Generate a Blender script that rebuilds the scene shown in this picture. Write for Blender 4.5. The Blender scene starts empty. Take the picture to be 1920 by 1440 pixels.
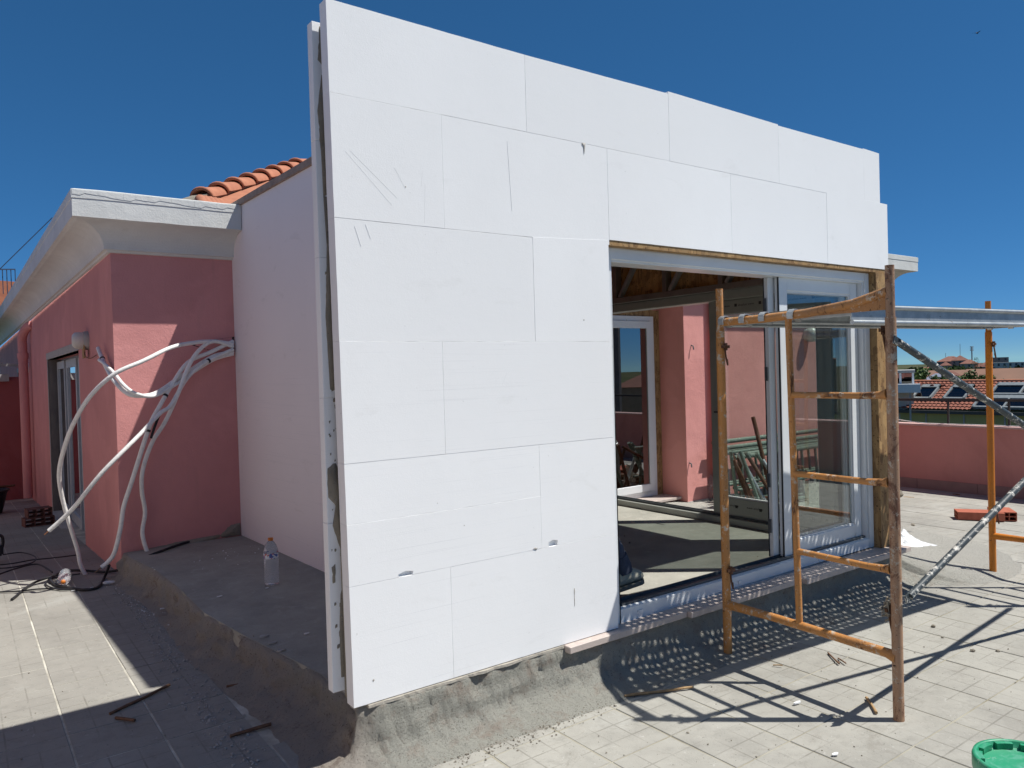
import bpy, bmesh, math, random
from mathutils import Vector, Matrix, noise
rnd = random.Random(7)
sc = bpy.context.scene
col = sc.collection

# ------------------------------------------------------------------ camera
CF, CY, CP, CR = 1427.7, math.radians(36.065), math.radians(-.9), math.radians(-1.643)
CC = Vector((-1.251, -2.893, 1.355))
FW = Vector((math.sin(CY)*math.cos(CP), math.cos(CY)*math.cos(CP), math.sin(CP)))
R0 = Vector((math.cos(CY), -math.sin(CY), 0)); U0 = R0.cross(FW)
RT = R0*math.cos(CR)+U0*math.sin(CR); UP = -R0*math.sin(CR)+U0*math.cos(CR)
cam = bpy.data.cameras.new('camera'); co = bpy.data.objects.new('camera', cam); col.objects.link(co)
cam.sensor_width = 36; cam.lens = CF/1920*36; cam.clip_start = .05; cam.clip_end = 6000
m3 = Matrix((RT, UP, -FW)).transposed()
co.matrix_world = Matrix.Translation(CC) @ m3.to_4x4()
sc.camera = co

# ------------------------------------------------------------------ light
SUN = Vector((.440, -.368, 1)).normalized()
w = bpy.data.worlds.new('World'); sc.world = w; w.use_nodes = True
nt = w.node_tree; bg = nt.nodes['Background']; sky = nt.nodes.new('ShaderNodeTexSky')
sky.sky_type = 'NISHITA'; sky.sun_disc = False
sky.sun_elevation = math.asin(SUN.z); sky.sun_rotation = math.atan2(SUN.x, SUN.y)
sky.altitude = 5000; sky.air_density = 1.0; sky.dust_density = .1; sky.ozone_density = 4
# deep, clear blue: the sky's saturation is raised and its brightness range flattened, everywhere alike
_sp = nt.nodes.new('ShaderNodeSeparateColor'); _sp.mode = 'HSV'; _cb = nt.nodes.new('ShaderNodeCombineColor'); _cb.mode = 'HSV'
def _pw(i, e, k):
    p_ = nt.nodes.new('ShaderNodeMath'); p_.operation = 'POWER'; p_.inputs[1].default_value = e; nt.links.new(_sp.outputs[i], p_.inputs[0])
    m_ = nt.nodes.new('ShaderNodeMath'); m_.operation = 'MULTIPLY'; m_.inputs[1].default_value = k; nt.links.new(p_.outputs[0], m_.inputs[0]); nt.links.new(m_.outputs[0], _cb.inputs[i])
nt.links.new(sky.outputs[0], _sp.inputs[0]); _h = nt.nodes.new('ShaderNodeMath'); _h.operation = 'MULTIPLY_ADD'; _h.inputs[1].default_value = .5; _h.inputs[2].default_value = .303
nt.links.new(_sp.outputs[0], _h.inputs[0]); nt.links.new(_h.outputs[0], _cb.inputs[0]); _pw(1, .32, 1.0); _pw(2, .68, 1.62)
nt.links.new(_cb.outputs[0], bg.inputs[0]); bg.inputs[1].default_value = .06
sun = bpy.data.lights.new('sun', 'SUN'); sun.energy = 4.0; sun.angle = math.radians(.53); sun.color = (1, .965, .90)
so = bpy.data.objects.new('sun', sun); col.objects.link(so)
so.rotation_euler = SUN.to_track_quat('Z', 'Y').to_euler(); so.location = (3, -6, 12)
sc.view_settings.view_transform = 'Standard'; sc.view_settings.look = 'None'
sc.view_settings.exposure = .62; sc.view_settings.gamma = 1
sc.cycles.max_bounces = 10; sc.cycles.diffuse_bounces = 6; sc.cycles.transparent_max_bounces = 12

# ------------------------------------------------------------------ helpers
def ray(px, py): return FW + RT*((px-960)/CF) - UP*((py-720)/CF)
def at(px, py, x=None, y=None, z=None):
    """photo measurement -> point on a wall or floor plane"""
    d = ray(px, py)
    k = (x-CC.x)/d.x if x is not None else (y-CC.y)/d.y if y is not None else (z-CC.z)/d.z
    return CC + d*k
ZF = -.25
def zfl(x, y):
    z = ZF
    if x > 5.5: z -= .033*(x-5.5)
    if y > 4.2 and x < 1: z -= .05*(y-4.2)
    return z

def tag(o, label=None, cat=None, group=None, kind=None):
    if label: o['label'] = label
    if cat: o['category'] = cat
    if group: o['group'] = group
    if kind: o['kind'] = kind
    return o
def thing(name, loc, label, cat, group=None):
    o = bpy.data.objects.new(name, None); col.objects.link(o); o.location = loc; o.empty_display_size = .1
    return tag(o, label, cat, group)
ORG = {}
def rootloc(p):
    v = Vector((0, 0, 0))
    while p is not None: v = v + Vector(p.location); p = p.parent
    return v
def link(name, me, parent=None, mats=None, loc=None):
    o = bpy.data.objects.new(name, me); col.objects.link(o)
    if parent is not None: o.parent = parent
    if loc is not None: o.location = loc
    return o
def copy_tree(o, parent=None):
    c = o.copy(); col.objects.link(c)
    if parent is not None: c.parent = parent
    for ch in list(o.children): copy_tree(ch, c)
    return c

class MB:
    def __init__(s): s.v = []; s.f = []; s.sm = []
    def add(s, vs, fs, smooth=False):
        n = len(s.v); s.v += [Vector(v) for v in vs]; s.f += [tuple(i+n for i in f) for f in fs]; s.sm += [smooth]*len(fs); return s
    def box(s, a, b, M=None):
        x0, y0, z0 = a; x1, y1, z1 = b
        if x0 > x1: x0, x1 = x1, x0
        if y0 > y1: y0, y1 = y1, y0
        if z0 > z1: z0, z1 = z1, z0
        vs = [Vector(p) for p in ((x0,y0,z0),(x1,y0,z0),(x1,y1,z0),(x0,y1,z0),(x0,y0,z1),(x1,y0,z1),(x1,y1,z1),(x0,y1,z1))]
        if M is not None: vs = [M@v for v in vs]
        return s.add(vs, [(0,3,2,1),(4,5,6,7),(0,1,5,4),(1,2,6,5),(2,3,7,6),(3,0,4,7)])
    def quad(s, *p): return s.add(p, [tuple(range(len(p)))])
    def bar(s, a, b, w, h, up=(0,0,1)):
        a = Vector(a); b = Vector(b); d = (b-a).normalized(); u = Vector(up)
        if abs(d.dot(u)) > .98: u = Vector((0,1,0))
        r = d.cross(u).normalized(); u = r.cross(d)
        vs = []
        for p in (a, b):
            for (i, j) in ((-1,-1),(1,-1),(1,1),(-1,1)): vs.append(p+r*(i*w/2)+u*(j*h/2))
        return s.add(vs, [(0,1,2,3),(7,6,5,4),(0,4,5,1),(1,5,6,2),(2,6,7,3),(3,7,4,0)])
    def tube(s, pts, r, n=12, caps=True, closed=False):
        pts = [Vector(p) for p in pts]; rr = r if isinstance(r, (list, tuple)) else [r]*len(pts)
        vs = []; N = len(pts); prev = None
        for i, p in enumerate(pts):
            if closed: t = (pts[(i+1) % N]-pts[i-1]).normalized()
            else: t = (pts[min(i+1, N-1)]-pts[max(i-1, 0)]).normalized()
            if prev is None:
                a = Vector((0,0,1)) if abs(t.z) < .9 else Vector((0,1,0)); u = t.cross(a).normalized()
            else: u = (prev-t*prev.dot(t)).normalized()
            prev = u; v = t.cross(u)
            for k in range(n):
                an = 2*math.pi*k/n; vs.append(p+(u*math.cos(an)+v*math.sin(an))*rr[i])
        fs = []
        for i in range(N if closed else N-1):
            j = (i+1) % N
            for k in range(n): fs.append((i*n+k, i*n+(k+1) % n, j*n+(k+1) % n, j*n+k))
        s.add(vs, fs, True)
        if caps and not closed:
            s.add(vs[:n], [tuple(range(n))[::-1]]); s.add(vs[-n:], [tuple(range(n))])
        return s
    def lathe(s, c, prof, n=24, M=None):
        vs = []
        for (r, z) in prof:
            for k in range(n):
                a = 2*math.pi*k/n; p = Vector((r*math.cos(a), r*math.sin(a), z))
                vs.append((M@p if M is not None else p)+Vector(c))
        fs = [(i*n+k, i*n+(k+1) % n, (i+1)*n+(k+1) % n, (i+1)*n+k) for i in range(len(prof)-1) for k in range(n)]
        return s.add(vs, fs, True)
    def prism(s, poly, z0, z1, ax='z'):
        n = len(poly)
        def P(a, b, c): return (a, b, c) if ax == 'z' else (a, c, b) if ax == 'y' else (c, a, b)
        vs = [P(a, b, z0) for a, b in poly]+[P(a, b, z1) for a, b in poly]
        return s.add(vs, [tuple(range(n))[::-1], tuple(range(n, 2*n))]+[(i, (i+1) % n, (i+1) % n+n, i+n) for i in range(n)])
    def build(s, name, mat, parent=None, bevel=0, seg=1, fix=True):
        o0 = rootloc(parent)
        if parent is None and s.v:
            xs = [v.x for v in s.v]; ys = [v.y for v in s.v]; zs = [v.z for v in s.v]
            o0 = Vector(((min(xs)+max(xs))/2, (min(ys)+max(ys))/2, min(zs)))
        me = bpy.data.meshes.new(name); me.from_pydata([v-o0 for v in s.v], [], s.f)
        me.polygons.foreach_set('use_smooth', s.sm); me.materials.append(mat)
        if fix or bevel:
            bm = bmesh.new(); bm.from_mesh(me)
            if bevel:
                bmesh.ops.remove_doubles(bm, verts=bm.verts, dist=1e-5)
                es = [e for e in bm.edges if len(e.link_faces) == 2 and e.calc_face_angle(0) > .6]
                bmesh.ops.bevel(bm, geom=es, offset=bevel, segments=seg, affect='EDGES', clamp_overlap=True)
            bmesh.ops.recalc_face_normals(bm, faces=bm.faces); bm.to_mesh(me); bm.free()
        me.update(); return link(name, me, parent, loc=o0 if parent is None else None)

def smooth_path(pts, n=6):
    P = [Vector(p) for p in pts]; out = []
    for i in range(len(P)-1):
        p0 = P[max(i-1, 0)]; p1 = P[i]; p2 = P[i+1]; p3 = P[min(i+2, len(P)-1)]
        for k in range(n):
            t = k/n; out.append(.5*((2*p1)+(p2-p0)*t+(2*p0-5*p1+4*p2-p3)*t*t+(-p0+3*p1-3*p2+p3)*t**3))
    return out+[P[-1]]

# ------------------------------------------------------------------ materials
class NT:
    def __init__(s, name):
        s.m = bpy.data.materials.new(name); s.m.use_nodes = True; s.t = s.m.node_tree
        s.b = s.t.nodes['Principled BSDF']; s.out = s.t.nodes['Material Output']; s._p = None
    def n(s, t, **kw):
        nd = s.t.nodes.new('ShaderNode'+t)
        for k, v in kw.items(): setattr(nd, k, v)
        return nd
    def l(s, a, b): s.t.links.new(a, b)
    def pos(s, scale=(1, 1, 1), obj=False, rot=(0, 0, 0)):
        src = s.n('TexCoord').outputs['Object'] if obj else s.n('NewGeometry').outputs['Position']
        mp = s.n('Mapping'); mp.inputs['Scale'].default_value = scale; mp.inputs['Rotation'].default_value = rot
        s.l(src, mp.inputs[0]); return mp.outputs[0]
    def noise(s, vec, scale, det=5, rough=.6, dist=0):
        nd = s.n('TexNoise'); nd.inputs['Scale'].default_value = scale; nd.inputs['Detail'].default_value = det
        nd.inputs['Roughness'].default_value = rough; nd.inputs['Distortion'].default_value = dist; s.l(vec, nd.inputs['Vector']); return nd.outputs[0]
    def ramp(s, v, a, b, ca=(0, 0, 0), cb=(1, 1, 1)):
        r = s.n('ValToRGB'); r.color_ramp.elements[0].position = a; r.color_ramp.elements[1].position = b
        r.color_ramp.elements[0].color = (*ca, 1); r.color_ramp.elements[1].color = (*cb, 1); s.l(v, r.inputs[0]); return r.outputs[0]
    def mix(s, f, a, b, mode='MIX'):
        m = s.n('Mix', data_type='RGBA', blend_type=mode)
        for sock, val in ((m.inputs[0], f), (m.inputs[6], a), (m.inputs[7], b)):
            if hasattr(val, 'links'): s.l(val, sock)
            elif isinstance(val, (int, float)): sock.default_value = val
            else: sock.default_value = (*val, 1)
        return m.outputs[2]
    def math(s, op, a, b=0):
        m = s.n('Math', operation=op)
        for sock, val in ((m.inputs[0], a), (m.inputs[1], b)):
            if hasattr(val, 'links'): s.l(val, sock)
            else: sock.default_value = val
        return m.outputs[0]
    def bump(s, h, strength=.3, dist=.01, prev=None):
        b = s.n('Bump'); b.inputs['Strength'].default_value = strength; b.inputs['Distance'].default_value = dist
        s.l(h, b.inputs['Height'])
        if prev is not None: s.l(prev, b.inputs['Normal'])
        s.l(b.outputs[0], s.b.inputs['Normal']); return b.outputs[0]
    def rand(s): return s.n('ObjectInfo').outputs['Random']
    def set(s, col=None, rough=None, metal=None, spec=None):
        for k, v in (('Base Color', col), ('Roughness', rough), ('Metallic', metal), ('Specular IOR Level', spec)):
            if v is None: continue
            if hasattr(v, 'links'): s.l(v, s.b.inputs[k])
            else: s.b.inputs[k].default_value = (*v, 1) if isinstance(v, tuple) else v
        return s.m
def simple(name, c, c2=None, rough=.7, metal=0, sc_=8, bump=.15, bs=60, bd=.003, spec=.3, lo=.35, hi=.7, obj=False, stretch=(1, 1, 1)):
    t = NT(name); p = t.pos(stretch, obj)
    c2 = c2 or tuple(v*.8 for v in c)
    f = t.ramp(t.noise(p, sc_), lo, hi)
    t.set(t.mix(f, c, c2), rough, metal, spec)
    if bump: t.bump(t.noise(p, bs, 4), bump, bd)
    return t.m

def m_eps(name='expanded_polystyrene', c=(.85, .86, .87), smudge=.12):
    t = NT(name); p = t.pos()
    big = t.ramp(t.noise(p, 1.6, 4), .3, .75)
    c1 = t.mix(big, c, tuple(v*.955 for v in c))
    r = t.rand(); c2 = t.mix(t.math('MULTIPLY', r, .55), c1, tuple(v*.93 for v in c))
    # hot wire cut lines run along each board
    wl = t.noise(t.pos((.5, .5, 60)), 3, 3, .7)
    wl2 = t.ramp(wl, .35, .65)
    sm = t.ramp(t.noise(t.pos((1, 1, 2.2)), 3.3, 8, .72, .6), .60, .76)       # grey smudges of handling
    c3 = t.mix(t.math('MULTIPLY', sm, smudge), c2, (.35, .34, .30))
    sp = t.ramp(t.noise(p, 42, 2, .5), .74, .78)
    c4 = t.mix(t.math('MULTIPLY', sp, .35), c3, (.45, .45, .44))
    hz = t.ramp(t.noise(t.pos((.35, .35, 120)), 2.2, 4, .75), .60, .66); sz = t.n('SeparateXYZ'); t.l(p, sz.inputs[0])
    c4 = t.mix(t.math('MULTIPLY', t.math('MULTIPLY', hz, t.ramp(sz.outputs[2], 0, 1)), .0), c4, (.5, .5, .52))
    lowz = t.math('LESS_THAN', sz.outputs[2], 1.5); c4 = t.mix(t.math('MULTIPLY', t.math('MULTIPLY', hz, lowz), .34), c4, (.52, .53, .56))
    t.set(c4, .85, 0, .15)
    v = t.n('TexVoronoi'); v.inputs['Scale'].default_value = 190; t.l(p, v.inputs['Vector'])
    b = t.bump(v.outputs[0], .14, .0011)
    b = t.bump(wl, .10, .0012, b)
    b = t.bump(t.noise(p, 16, 7, .8), .18, .004, b)
    return t.m
EPS = m_eps()
EPS2 = m_eps('bounce_tinted_board', (.85, .80, .81), .24)  # pinkish tint puts the bounced light on the side wall into its colour

def m_stucco(name, c, c2, stain=(.30, .20, .17)):
    t = NT(name); p = t.pos()
    f = t.ramp(t.noise(p, 1.3, 5), .3, .7); a = t.mix(f, c, c2)
    st = t.ramp(t.noise(t.pos((3, 3, .5)), 2.2, 6, .7), .60, .80)
    a = t.mix(t.math('MULTIPLY', st, .26), a, stain)
    pt = t.ramp(t.noise(p, .9, 4, .6, .8), .5, .56); a = t.mix(t.math('MULTIPLY', pt, .16), a, tuple(min(1, v*1.3+.04) for v in c))
    ln = t.ramp(t.noise(t.pos((6, 6, .35)), 3, 6, .75), .58, .75); a = t.mix(t.math('MULTIPLY', ln, .16), a, stain)
    t.set(a, .9, 0, .2)
    b = t.bump(t.noise(p, 75, 6, .7), .5, .006)
    t.bump(t.noise(p, 6, 5, .6), .4, .016, b); return t.m
PINK = m_stucco('pink_stucco', (.63, .285, .275), (.55, .245, .24))
PINKL = m_stucco('pink_stucco_light', (.68, .31, .28), (.61, .27, .245))
PINKD = m_stucco('pink_parapet_stucco', (.54, .235, .205), (.45, .195, .17), (.22, .14, .12))
CORN = m_stucco('white_cornice_paint', (.66, .67, .65), (.59, .60, .585), (.42, .40, .36))

def m_tile():
    t = NT('cement_tile'); p = t.pos()
    g = t.n('ObjectInfo')
    f = t.ramp(t.noise(p, 2.1, 7, .7), .35, .68)
    a = t.mix(f, (.355, .345, .31), (.245, .238, .215))
    a = t.mix(t.math('MULTIPLY', g.outputs['Random'], .45), a, (.38, .37, .33))
    sxx = t.n('SeparateXYZ'); t.l(p, sxx.inputs[0]); a = t.mix(t.math('MULTIPLY', t.math('LESS_THAN', sxx.outputs[0], 0), .35), a, (.22, .205, .185))   # darker tone for the tiles left of the wall
    d = t.ramp(t.noise(p, 17, 7, .75), .52, .66); a = t.mix(t.math('MULTIPLY', d, .35), a, (.20, .195, .175))
    d2 = t.ramp(t.noise(p, 1.1, 5, .7, .4), .55, .68); a = t.mix(t.math('MULTIPLY', d2, .42), a, (.43, .43, .40))
    d3 = t.ramp(t.noise(p, 5.5, 8, .8, .9), .56, .66); a = t.mix(t.math('MULTIPLY', d3, .40), a, (.19, .175, .15))
    d4 = t.ramp(t.noise(p, 30, 5, .7, 1.2), .63, .67); a = t.mix(t.math('MULTIPLY', d4, .5), a, (.47, .46, .43))
    sp = t.ramp(t.noise(p, 95, 2, .5), .70, .73); a = t.mix(t.math('MULTIPLY', sp, .6), a, (.10, .095, .085))
    # thin grooves pressed into each tile: thirds
    sx = t.n('SeparateXYZ'); t.l(p, sx.inputs[0]); gs = []
    for k, (o0, per) in enumerate(((.86-.0, .351/3), (-.61, .349/3))):
        v = t.math('DIVIDE', t.math('SUBTRACT', sx.outputs[k], o0), per)
        fr = t.math('ABSOLUTE', t.math('SUBTRACT', t.math('FRACT', t.math('ADD', v, 1000.5)), .5))
        gs.append(t.math('LESS_THAN', fr, .030))
    gr = t.math('MAXIMUM', gs[0], gs[1])
    br = t.ramp(t.noise(p, 3.7, 4), .42, .62)
    a = t.mix(t.math('MULTIPLY', t.math('MULTIPLY', gr, br), .55), a, (.15, .14, .12))
    t.set(a, .88, 0, .22)
    b = t.bump(t.math('SUBTRACT', 1, gr), .25, .002)
    b = t.bump(t.noise(p, 55, 6, .75), .35, .004, b)
    t.bump(t.noise(p, 9, 4), .25, .01, b); return t.m
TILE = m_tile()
def m_grout():
    t = NT('grout'); p = t.pos(); s = t.n('SeparateXYZ'); t.l(p, s.inputs[0])
    l = t.mix(t.ramp(t.noise(p, 5, 5), .35, .6), (.62, .60, .52), (.36, .34, .29)); d = t.mix(t.ramp(t.noise(p, 4, 5), .35, .65), (.24, .22, .165), (.36, .34, .28))
    t.set(t.mix(t.ramp(s.outputs[0], .0, .2), l, d), .95, 0, .1); t.bump(t.noise(p, 90, 5), .4, .004); return t.m
GROUT = m_grout()

def m_conc(name, c, c2, c3, bs=40, bst=.8, bd=.02):
    t = NT(name); p = t.pos()
    a = t.mix(t.ramp(t.noise(p, 3, 6, .7), .35, .65), c, c2)
    a = t.mix(t.math('MULTIPLY', t.ramp(t.noise(p, 9, 6, .7, .5), .55, .7), .7), a, c3)
    sp = t.ramp(t.noise(p, 120, 2, .5), .66, .72); a = t.mix(t.math('MULTIPLY', sp, .5), a, tuple(v*.35 for v in c))
    t.set(a, .95, 0, .15)
    b = t.bump(t.noise(p, bs, 8, .8), bst, bd); t.bump(t.noise(p, 6, 4), .3, .03, b); return t.m
PLINTH = m_conc('rough_cement_render', (.27, .265, .235), (.17, .165, .145), (.33, .325, .29), 38, 1.0, .03)
SCREED = m_conc('cement_screed', (.38, .37, .325), (.29, .285, .25), (.43, .42, .375), 30, .25, .006)
def m_plsk():
    t = NT('plinth_render'); p = t.pos(); s = t.n('SeparateXYZ'); t.l(p, s.inputs[0])
    # red brown old render on the left side of the corner, grey new mortar along the front
    left = t.ramp(s.outputs[0], .02, .12)
    n1 = t.noise(p, 5, 7, .75); f = t.ramp(n1, .35, .65)
    red = t.mix(f, (.40, .325, .26), (.50, .44, .37)); red = t.mix(t.ramp(t.noise(p, 12, 6, .7, 1), .50, .62), red, (.22, .155, .125))
    gre = t.mix(f, (.23, .225, .19), (.11, .108, .092)); gre = t.mix(t.ramp(t.noise(p, 45, 6, .8), .5, .6), gre, (.30, .295, .26))
    lo = t.ramp(s.outputs[2], -.225, -.15); n2 = t.math('ADD', lo, t.math('MULTIPLY', t.math('SUBTRACT', n1, .5), 1.6))
    low = t.mix(t.ramp(t.noise(p, 11, 6, .7), .5, .72), (.40, .395, .35), (.33, .28, .235))
    gre = t.mix(t.ramp(n2, .2, .8), low, gre)
    red = t.mix(t.ramp(n2, -.1, .4), (.42, .385, .34), red)
    a = t.mix(left, red, gre)
    a = t.mix(t.ramp(t.math('MULTIPLY', s.outputs[0], .1), .425, .47), a, t.mix(t.noise(p, 4, 5), (.50, .49, .445), (.43, .42, .38)))
    sp = t.ramp(t.noise(p, 110, 2, .5), .62, .68); a = t.mix(t.math('MULTIPLY', sp, .45), a, (.06, .058, .05))
    t.set(a, .96, 0, .12)
    b = t.bump(t.noise(p, 70, 8, .85), 1, .022); t.bump(t.noise(p, 16, 5, .7), .6, .03, b); return t.m
PLSK = m_plsk()
def m_marble():
    t = NT('pink_marble'); p = t.pos()
    a = t.mix(t.ramp(t.noise(p, 9, 7, .75, 1.5), .35, .68), (.55, .47, .42), (.42, .36, .33))
    t.set(a, .45, 0, .4); t.bump(t.noise(p, 120, 3), .08, .001); return t.m
MARBLE = m_marble()
def m_paint(name, c, rust=(.10, .045, .022), amt=.56, spat=(.50, .46, .40), splo=.62):
    t = NT(name); p = t.pos((1, 1, .45), True)
    r = t.ramp(t.noise(p, 9, 8, .78, .6), amt, amt+.05)
    r2 = t.ramp(t.noise(p, 2.2, 5, .6), .44, .62)
    a = t.mix(t.math('MULTIPLY', r2, .75), c, tuple(v*.55+.03 for v in c))
    a = t.mix(r, a, rust)
    q = t.pos((1, 1, 1), True)
    cem = t.ramp(t.noise(q, 22, 7, .8, .3), splo, splo+.03); a = t.mix(cem, a, spat)
    sc1 = t.ramp(t.noise(t.pos((1, 1, .12), True), 70, 5, .8), .62, .66); a = t.mix(t.math('MULTIPLY', sc1, .7), a, tuple(min(1, v*1.25+.12) for v in c))
    sc2 = t.ramp(t.noise(q, 34, 6, .8, .5), .60, .66); a = t.mix(t.math('MULTIPLY', sc2, .55), a, tuple(v*.5 for v in c))
    sp = t.ramp(t.noise(q, 130, 2, .5), .66, .70); a = t.mix(t.math('MULTIPLY', sp, .8), a, (.05, .03, .02))
    t.set(a, t.mix(r, (.5, .5, .5), (.85, .85, .85)), 0, .35)
    b = t.bump(r, .35, .0012); t.bump(t.noise(q, 45, 6, .8), .35, .003, b); return t.m
ORANGE = m_paint('worn_orange_paint', (.50, .225, .065), amt=.575, spat=(.50, .42, .33), splo=.565)
ORANGE2 = m_paint('faded_orange_paint', (.40, .235, .14), (.17, .085, .055), amt=.53, spat=(.43, .37, .30), splo=.56)
ORANGE3 = m_paint('bright_orange_paint', (.60, .20, .02), amt=.66, splo=.70)
GREENP = m_paint('worn_green_paint', (.145, .19, .155), amt=.60, spat=(.42, .42, .36), splo=.58)
DARKP = m_paint('dark_blue_paint', (.035, .05, .06), amt=.68, spat=(.55, .53, .48), splo=.545)
RUST = m_paint('rusty_steel', (.15, .07, .045), amt=.45, splo=.70)
def m_galv():
    t = NT('galvanised_steel'); p = t.pos((1, 1, 1), True)
    a = t.mix(t.ramp(t.noise(p, 14, 6, .7), .35, .7), (.50, .53, .54), (.33, .36, .38))
    a = t.mix(t.ramp(t.noise(p, 26, 7, .8, .4), .61, .64), a, (.22, .19, .16))
    t.set(a, .45, .55, .5); t.bump(t.noise(p, 60, 5), .15, .002); return t.m
GALV = m_galv()
PVC = simple('white_upvc', (.72, .745, .76), (.66, .69, .71), .32, sc_=3, bump=.04, bs=40, bd=.001, spec=.5)
PVCG = simple('grey_taped_upvc', (.40, .415, .38), (.34, .36, .33), .4, sc_=5, bump=.08, bs=50, bd=.001, spec=.45)
BLACK = simple('black_rubber', (.018, .018, .02), (.03, .03, .033), .5, bump=.1)
DARKT = simple('dark_track', (.06, .07, .08), (.10, .11, .12), .45, bump=.05)
COND = simple('white_pipe_insulation', (.80, .80, .78), (.66, .66, .64), .5, sc_=22, bump=.5, bs=34, bd=.006, spec=.4, lo=.5, hi=.72)
def m_glass(name, tint, rgh=.0, refl=1.0):
    t = NT(name); tr = t.n('BsdfTransparent'); tr.inputs[0].default_value = (*tint, 1)
    gl = t.n('BsdfGlossy'); gl.inputs['Roughness'].default_value = rgh; gl.inputs[0].default_value = (.95, .97, 1, 1)
    gm = t.n('NewGeometry'); dt = t.n('VectorMath', operation='DOT_PRODUCT'); t.l(gm.outputs['Incoming'], dt.inputs[0]); t.l(gm.outputs['Normal'], dt.inputs[1])
    sch = t.math('POWER', t.math('SUBTRACT', 1, t.math('ABSOLUTE', dt.outputs['Value'])), 5)
    f = t.math('MINIMUM', t.math('MULTIPLY', t.math('ADD', t.math('MULTIPLY', sch, .95), .045), 2.2*refl), 1)
    mx = t.n('MixShader'); t.l(f, mx.inputs[0]); t.l(tr.outputs[0], mx.inputs[1]); t.l(gl.outputs[0], mx.inputs[2])
    t.l(mx.outputs[0], t.out.inputs[0]); return t.m
GLASS = m_glass('window_glass', (.84, .885, .86), 0, 1.0)
GLASSD = m_glass('dark_reflective_glass', (.16, .17, .19), 0, 2.6)
SKYG = m_glass('skylight_glass', (.10, .11, .13), 0, .5)
def m_pet():
    t = NT('clear_plastic'); t.set((.92, .95, .98), .08, 0, .5); t.b.inputs['Transmission Weight'].default_value = .80
    t.b.inputs['IOR'].default_value = 1.18; t.bump(t.noise(t.pos(), 60, 2), .2, .004); return t.m
PET = m_pet()
CAP = simple('orange_cap', (.62, .19, .03), rough=.4, bump=0)
def m_osb(nm='oriented_strand_board', g=1.0):
    t = NT(nm); p = t.pos((1, 1, 1))
    v = t.n('TexVoronoi'); v.inputs['Scale'].default_value = 34; v.inputs['Randomness'].default_value = 1
    q = t.pos((1.0, 1.0, .38), rot=(.2, .1, .3)); w_ = t.n('TexNoise'); w_.inputs['Scale'].default_value = 12; t.l(q, w_.inputs['Vector'])
    va = t.n('VectorMath', operation='MULTIPLY_ADD'); t.l(w_.outputs[1], va.inputs[0]); va.inputs[1].default_value = (.12, .12, .12); t.l(q, va.inputs[2])
    t.l(va.outputs[0], v.inputs['Vector'])
    hs = t.n('SeparateColor'); t.l(v.outputs['Color'], hs.inputs[0])
    a = t.mix(hs.outputs[0], (.36, .215, .09), (.15, .08, .035))
    a = t.mix(t.math('MULTIPLY', hs.outputs[1], .5), a, (.46, .31, .15))
    a = t.mix(t.ramp(t.noise(p, 60, 3), .62, .66), a, (.08, .04, .015))
    if g != 1: a = t.mix(1.0, a, (g, g, g), 'MULTIPLY')
    t.set(a, .7, 0, .3); t.bump(hs.outputs[0], .4, .004); return t.m
OSB = m_osb(); OSBI = m_osb('bounce_lit_strand_board', 1.6)  # brighter copy for the room's upper boards; indoor bounce light is in its colour
STUD = simple('dull_steel_stud', (.34, .33, .32), (.24, .235, .22), .45, metal=.6, sc_=5, bump=.05)
WOOD = simple('weathered_wood', (.42, .28, .14), (.25, .15, .08), .85, sc_=30, stretch=(1, 1, 1), bump=.5, bs=50, bd=.004)
WOODD = simple('brown_stick', (.20, .11, .065), (.12, .065, .04), .9, sc_=30, bump=.5, bs=50, bd=.004)
WOODT = simple('timber_trim', (.36, .27, .22), (.26, .19, .155), .8, sc_=12, bump=.3)
CLAY = simple('terracotta', (.43, .18, .105), (.33, .13, .08), .85, sc_=7, bump=.35, bs=45, bd=.004)
BRICK = simple('hollow_red_brick', (.42, .13, .08), (.33, .10, .06), .9, sc_=18, bump=.4, bs=50)
BRICKD = simple('dark_brown_brick', (.17, .075, .06), (.12, .05, .04), .9, sc_=18, bump=.4, bs=50)
MORT = m_conc('mortar', (.33, .295, .24), (.23, .205, .165), (.40, .37, .32), 45, .9, .012)
PLAST = simple('lamp_opal_plastic', (.62, .61, .57), (.55, .54, .51), .35, bump=0, spec=.5)
STONE = simple('grey_stone_jamb', (.13, .12, .115), (.20, .18, .165), .8, sc_=6, bump=.3, stretch=(1, 1, .4))
STONEL = simple('light_stone_trim', (.42, .41, .39), (.33, .32, .31), .8, sc_=9, bump=.3)
SHEET = simple('crumpled_plastic_sheet', (.75, .77, .78), (.68, .70, .71), .35, sc_=9, bump=.6, bs=14, bd=.03, spec=.5)
GREENB = NT('green_plastic'); _p = GREENB.pos((1, 1, 1), True)
_a = GREENB.mix(GREENB.ramp(GREENB.noise(_p, 9, 8, .75, .8), .46, .66), (.02, .26, .13), (.13, .36, .27))
_a = GREENB.mix(GREENB.ramp(GREENB.noise(_p, 15, 7, .75, 1.2), .62, .68), _a, (.45, .50, .44))
GREENB.set(_a, .42, 0, .45); GREENB.bump(GREENB.noise(_p, 40, 4), .1, .002); GREENB = GREENB.m
JEANS = simple('dark_jeans', (.035, .045, .075), (.055, .07, .11), .9, sc_=20, bump=.6, bs=300, bd=.001)
SHOE = simple('worn_olive_canvas', (.33, .33, .26), (.45, .44, .37), .85, sc_=22, bump=.6, bs=120, bd=.003)
SHIRT = simple('grey_shirt', (.20, .21, .23), (.15, .16, .18), .9, bump=.4)
SKIN = simple('skin', (.48, .28, .20), (.44, .25, .18), .55, bump=.1)
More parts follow.
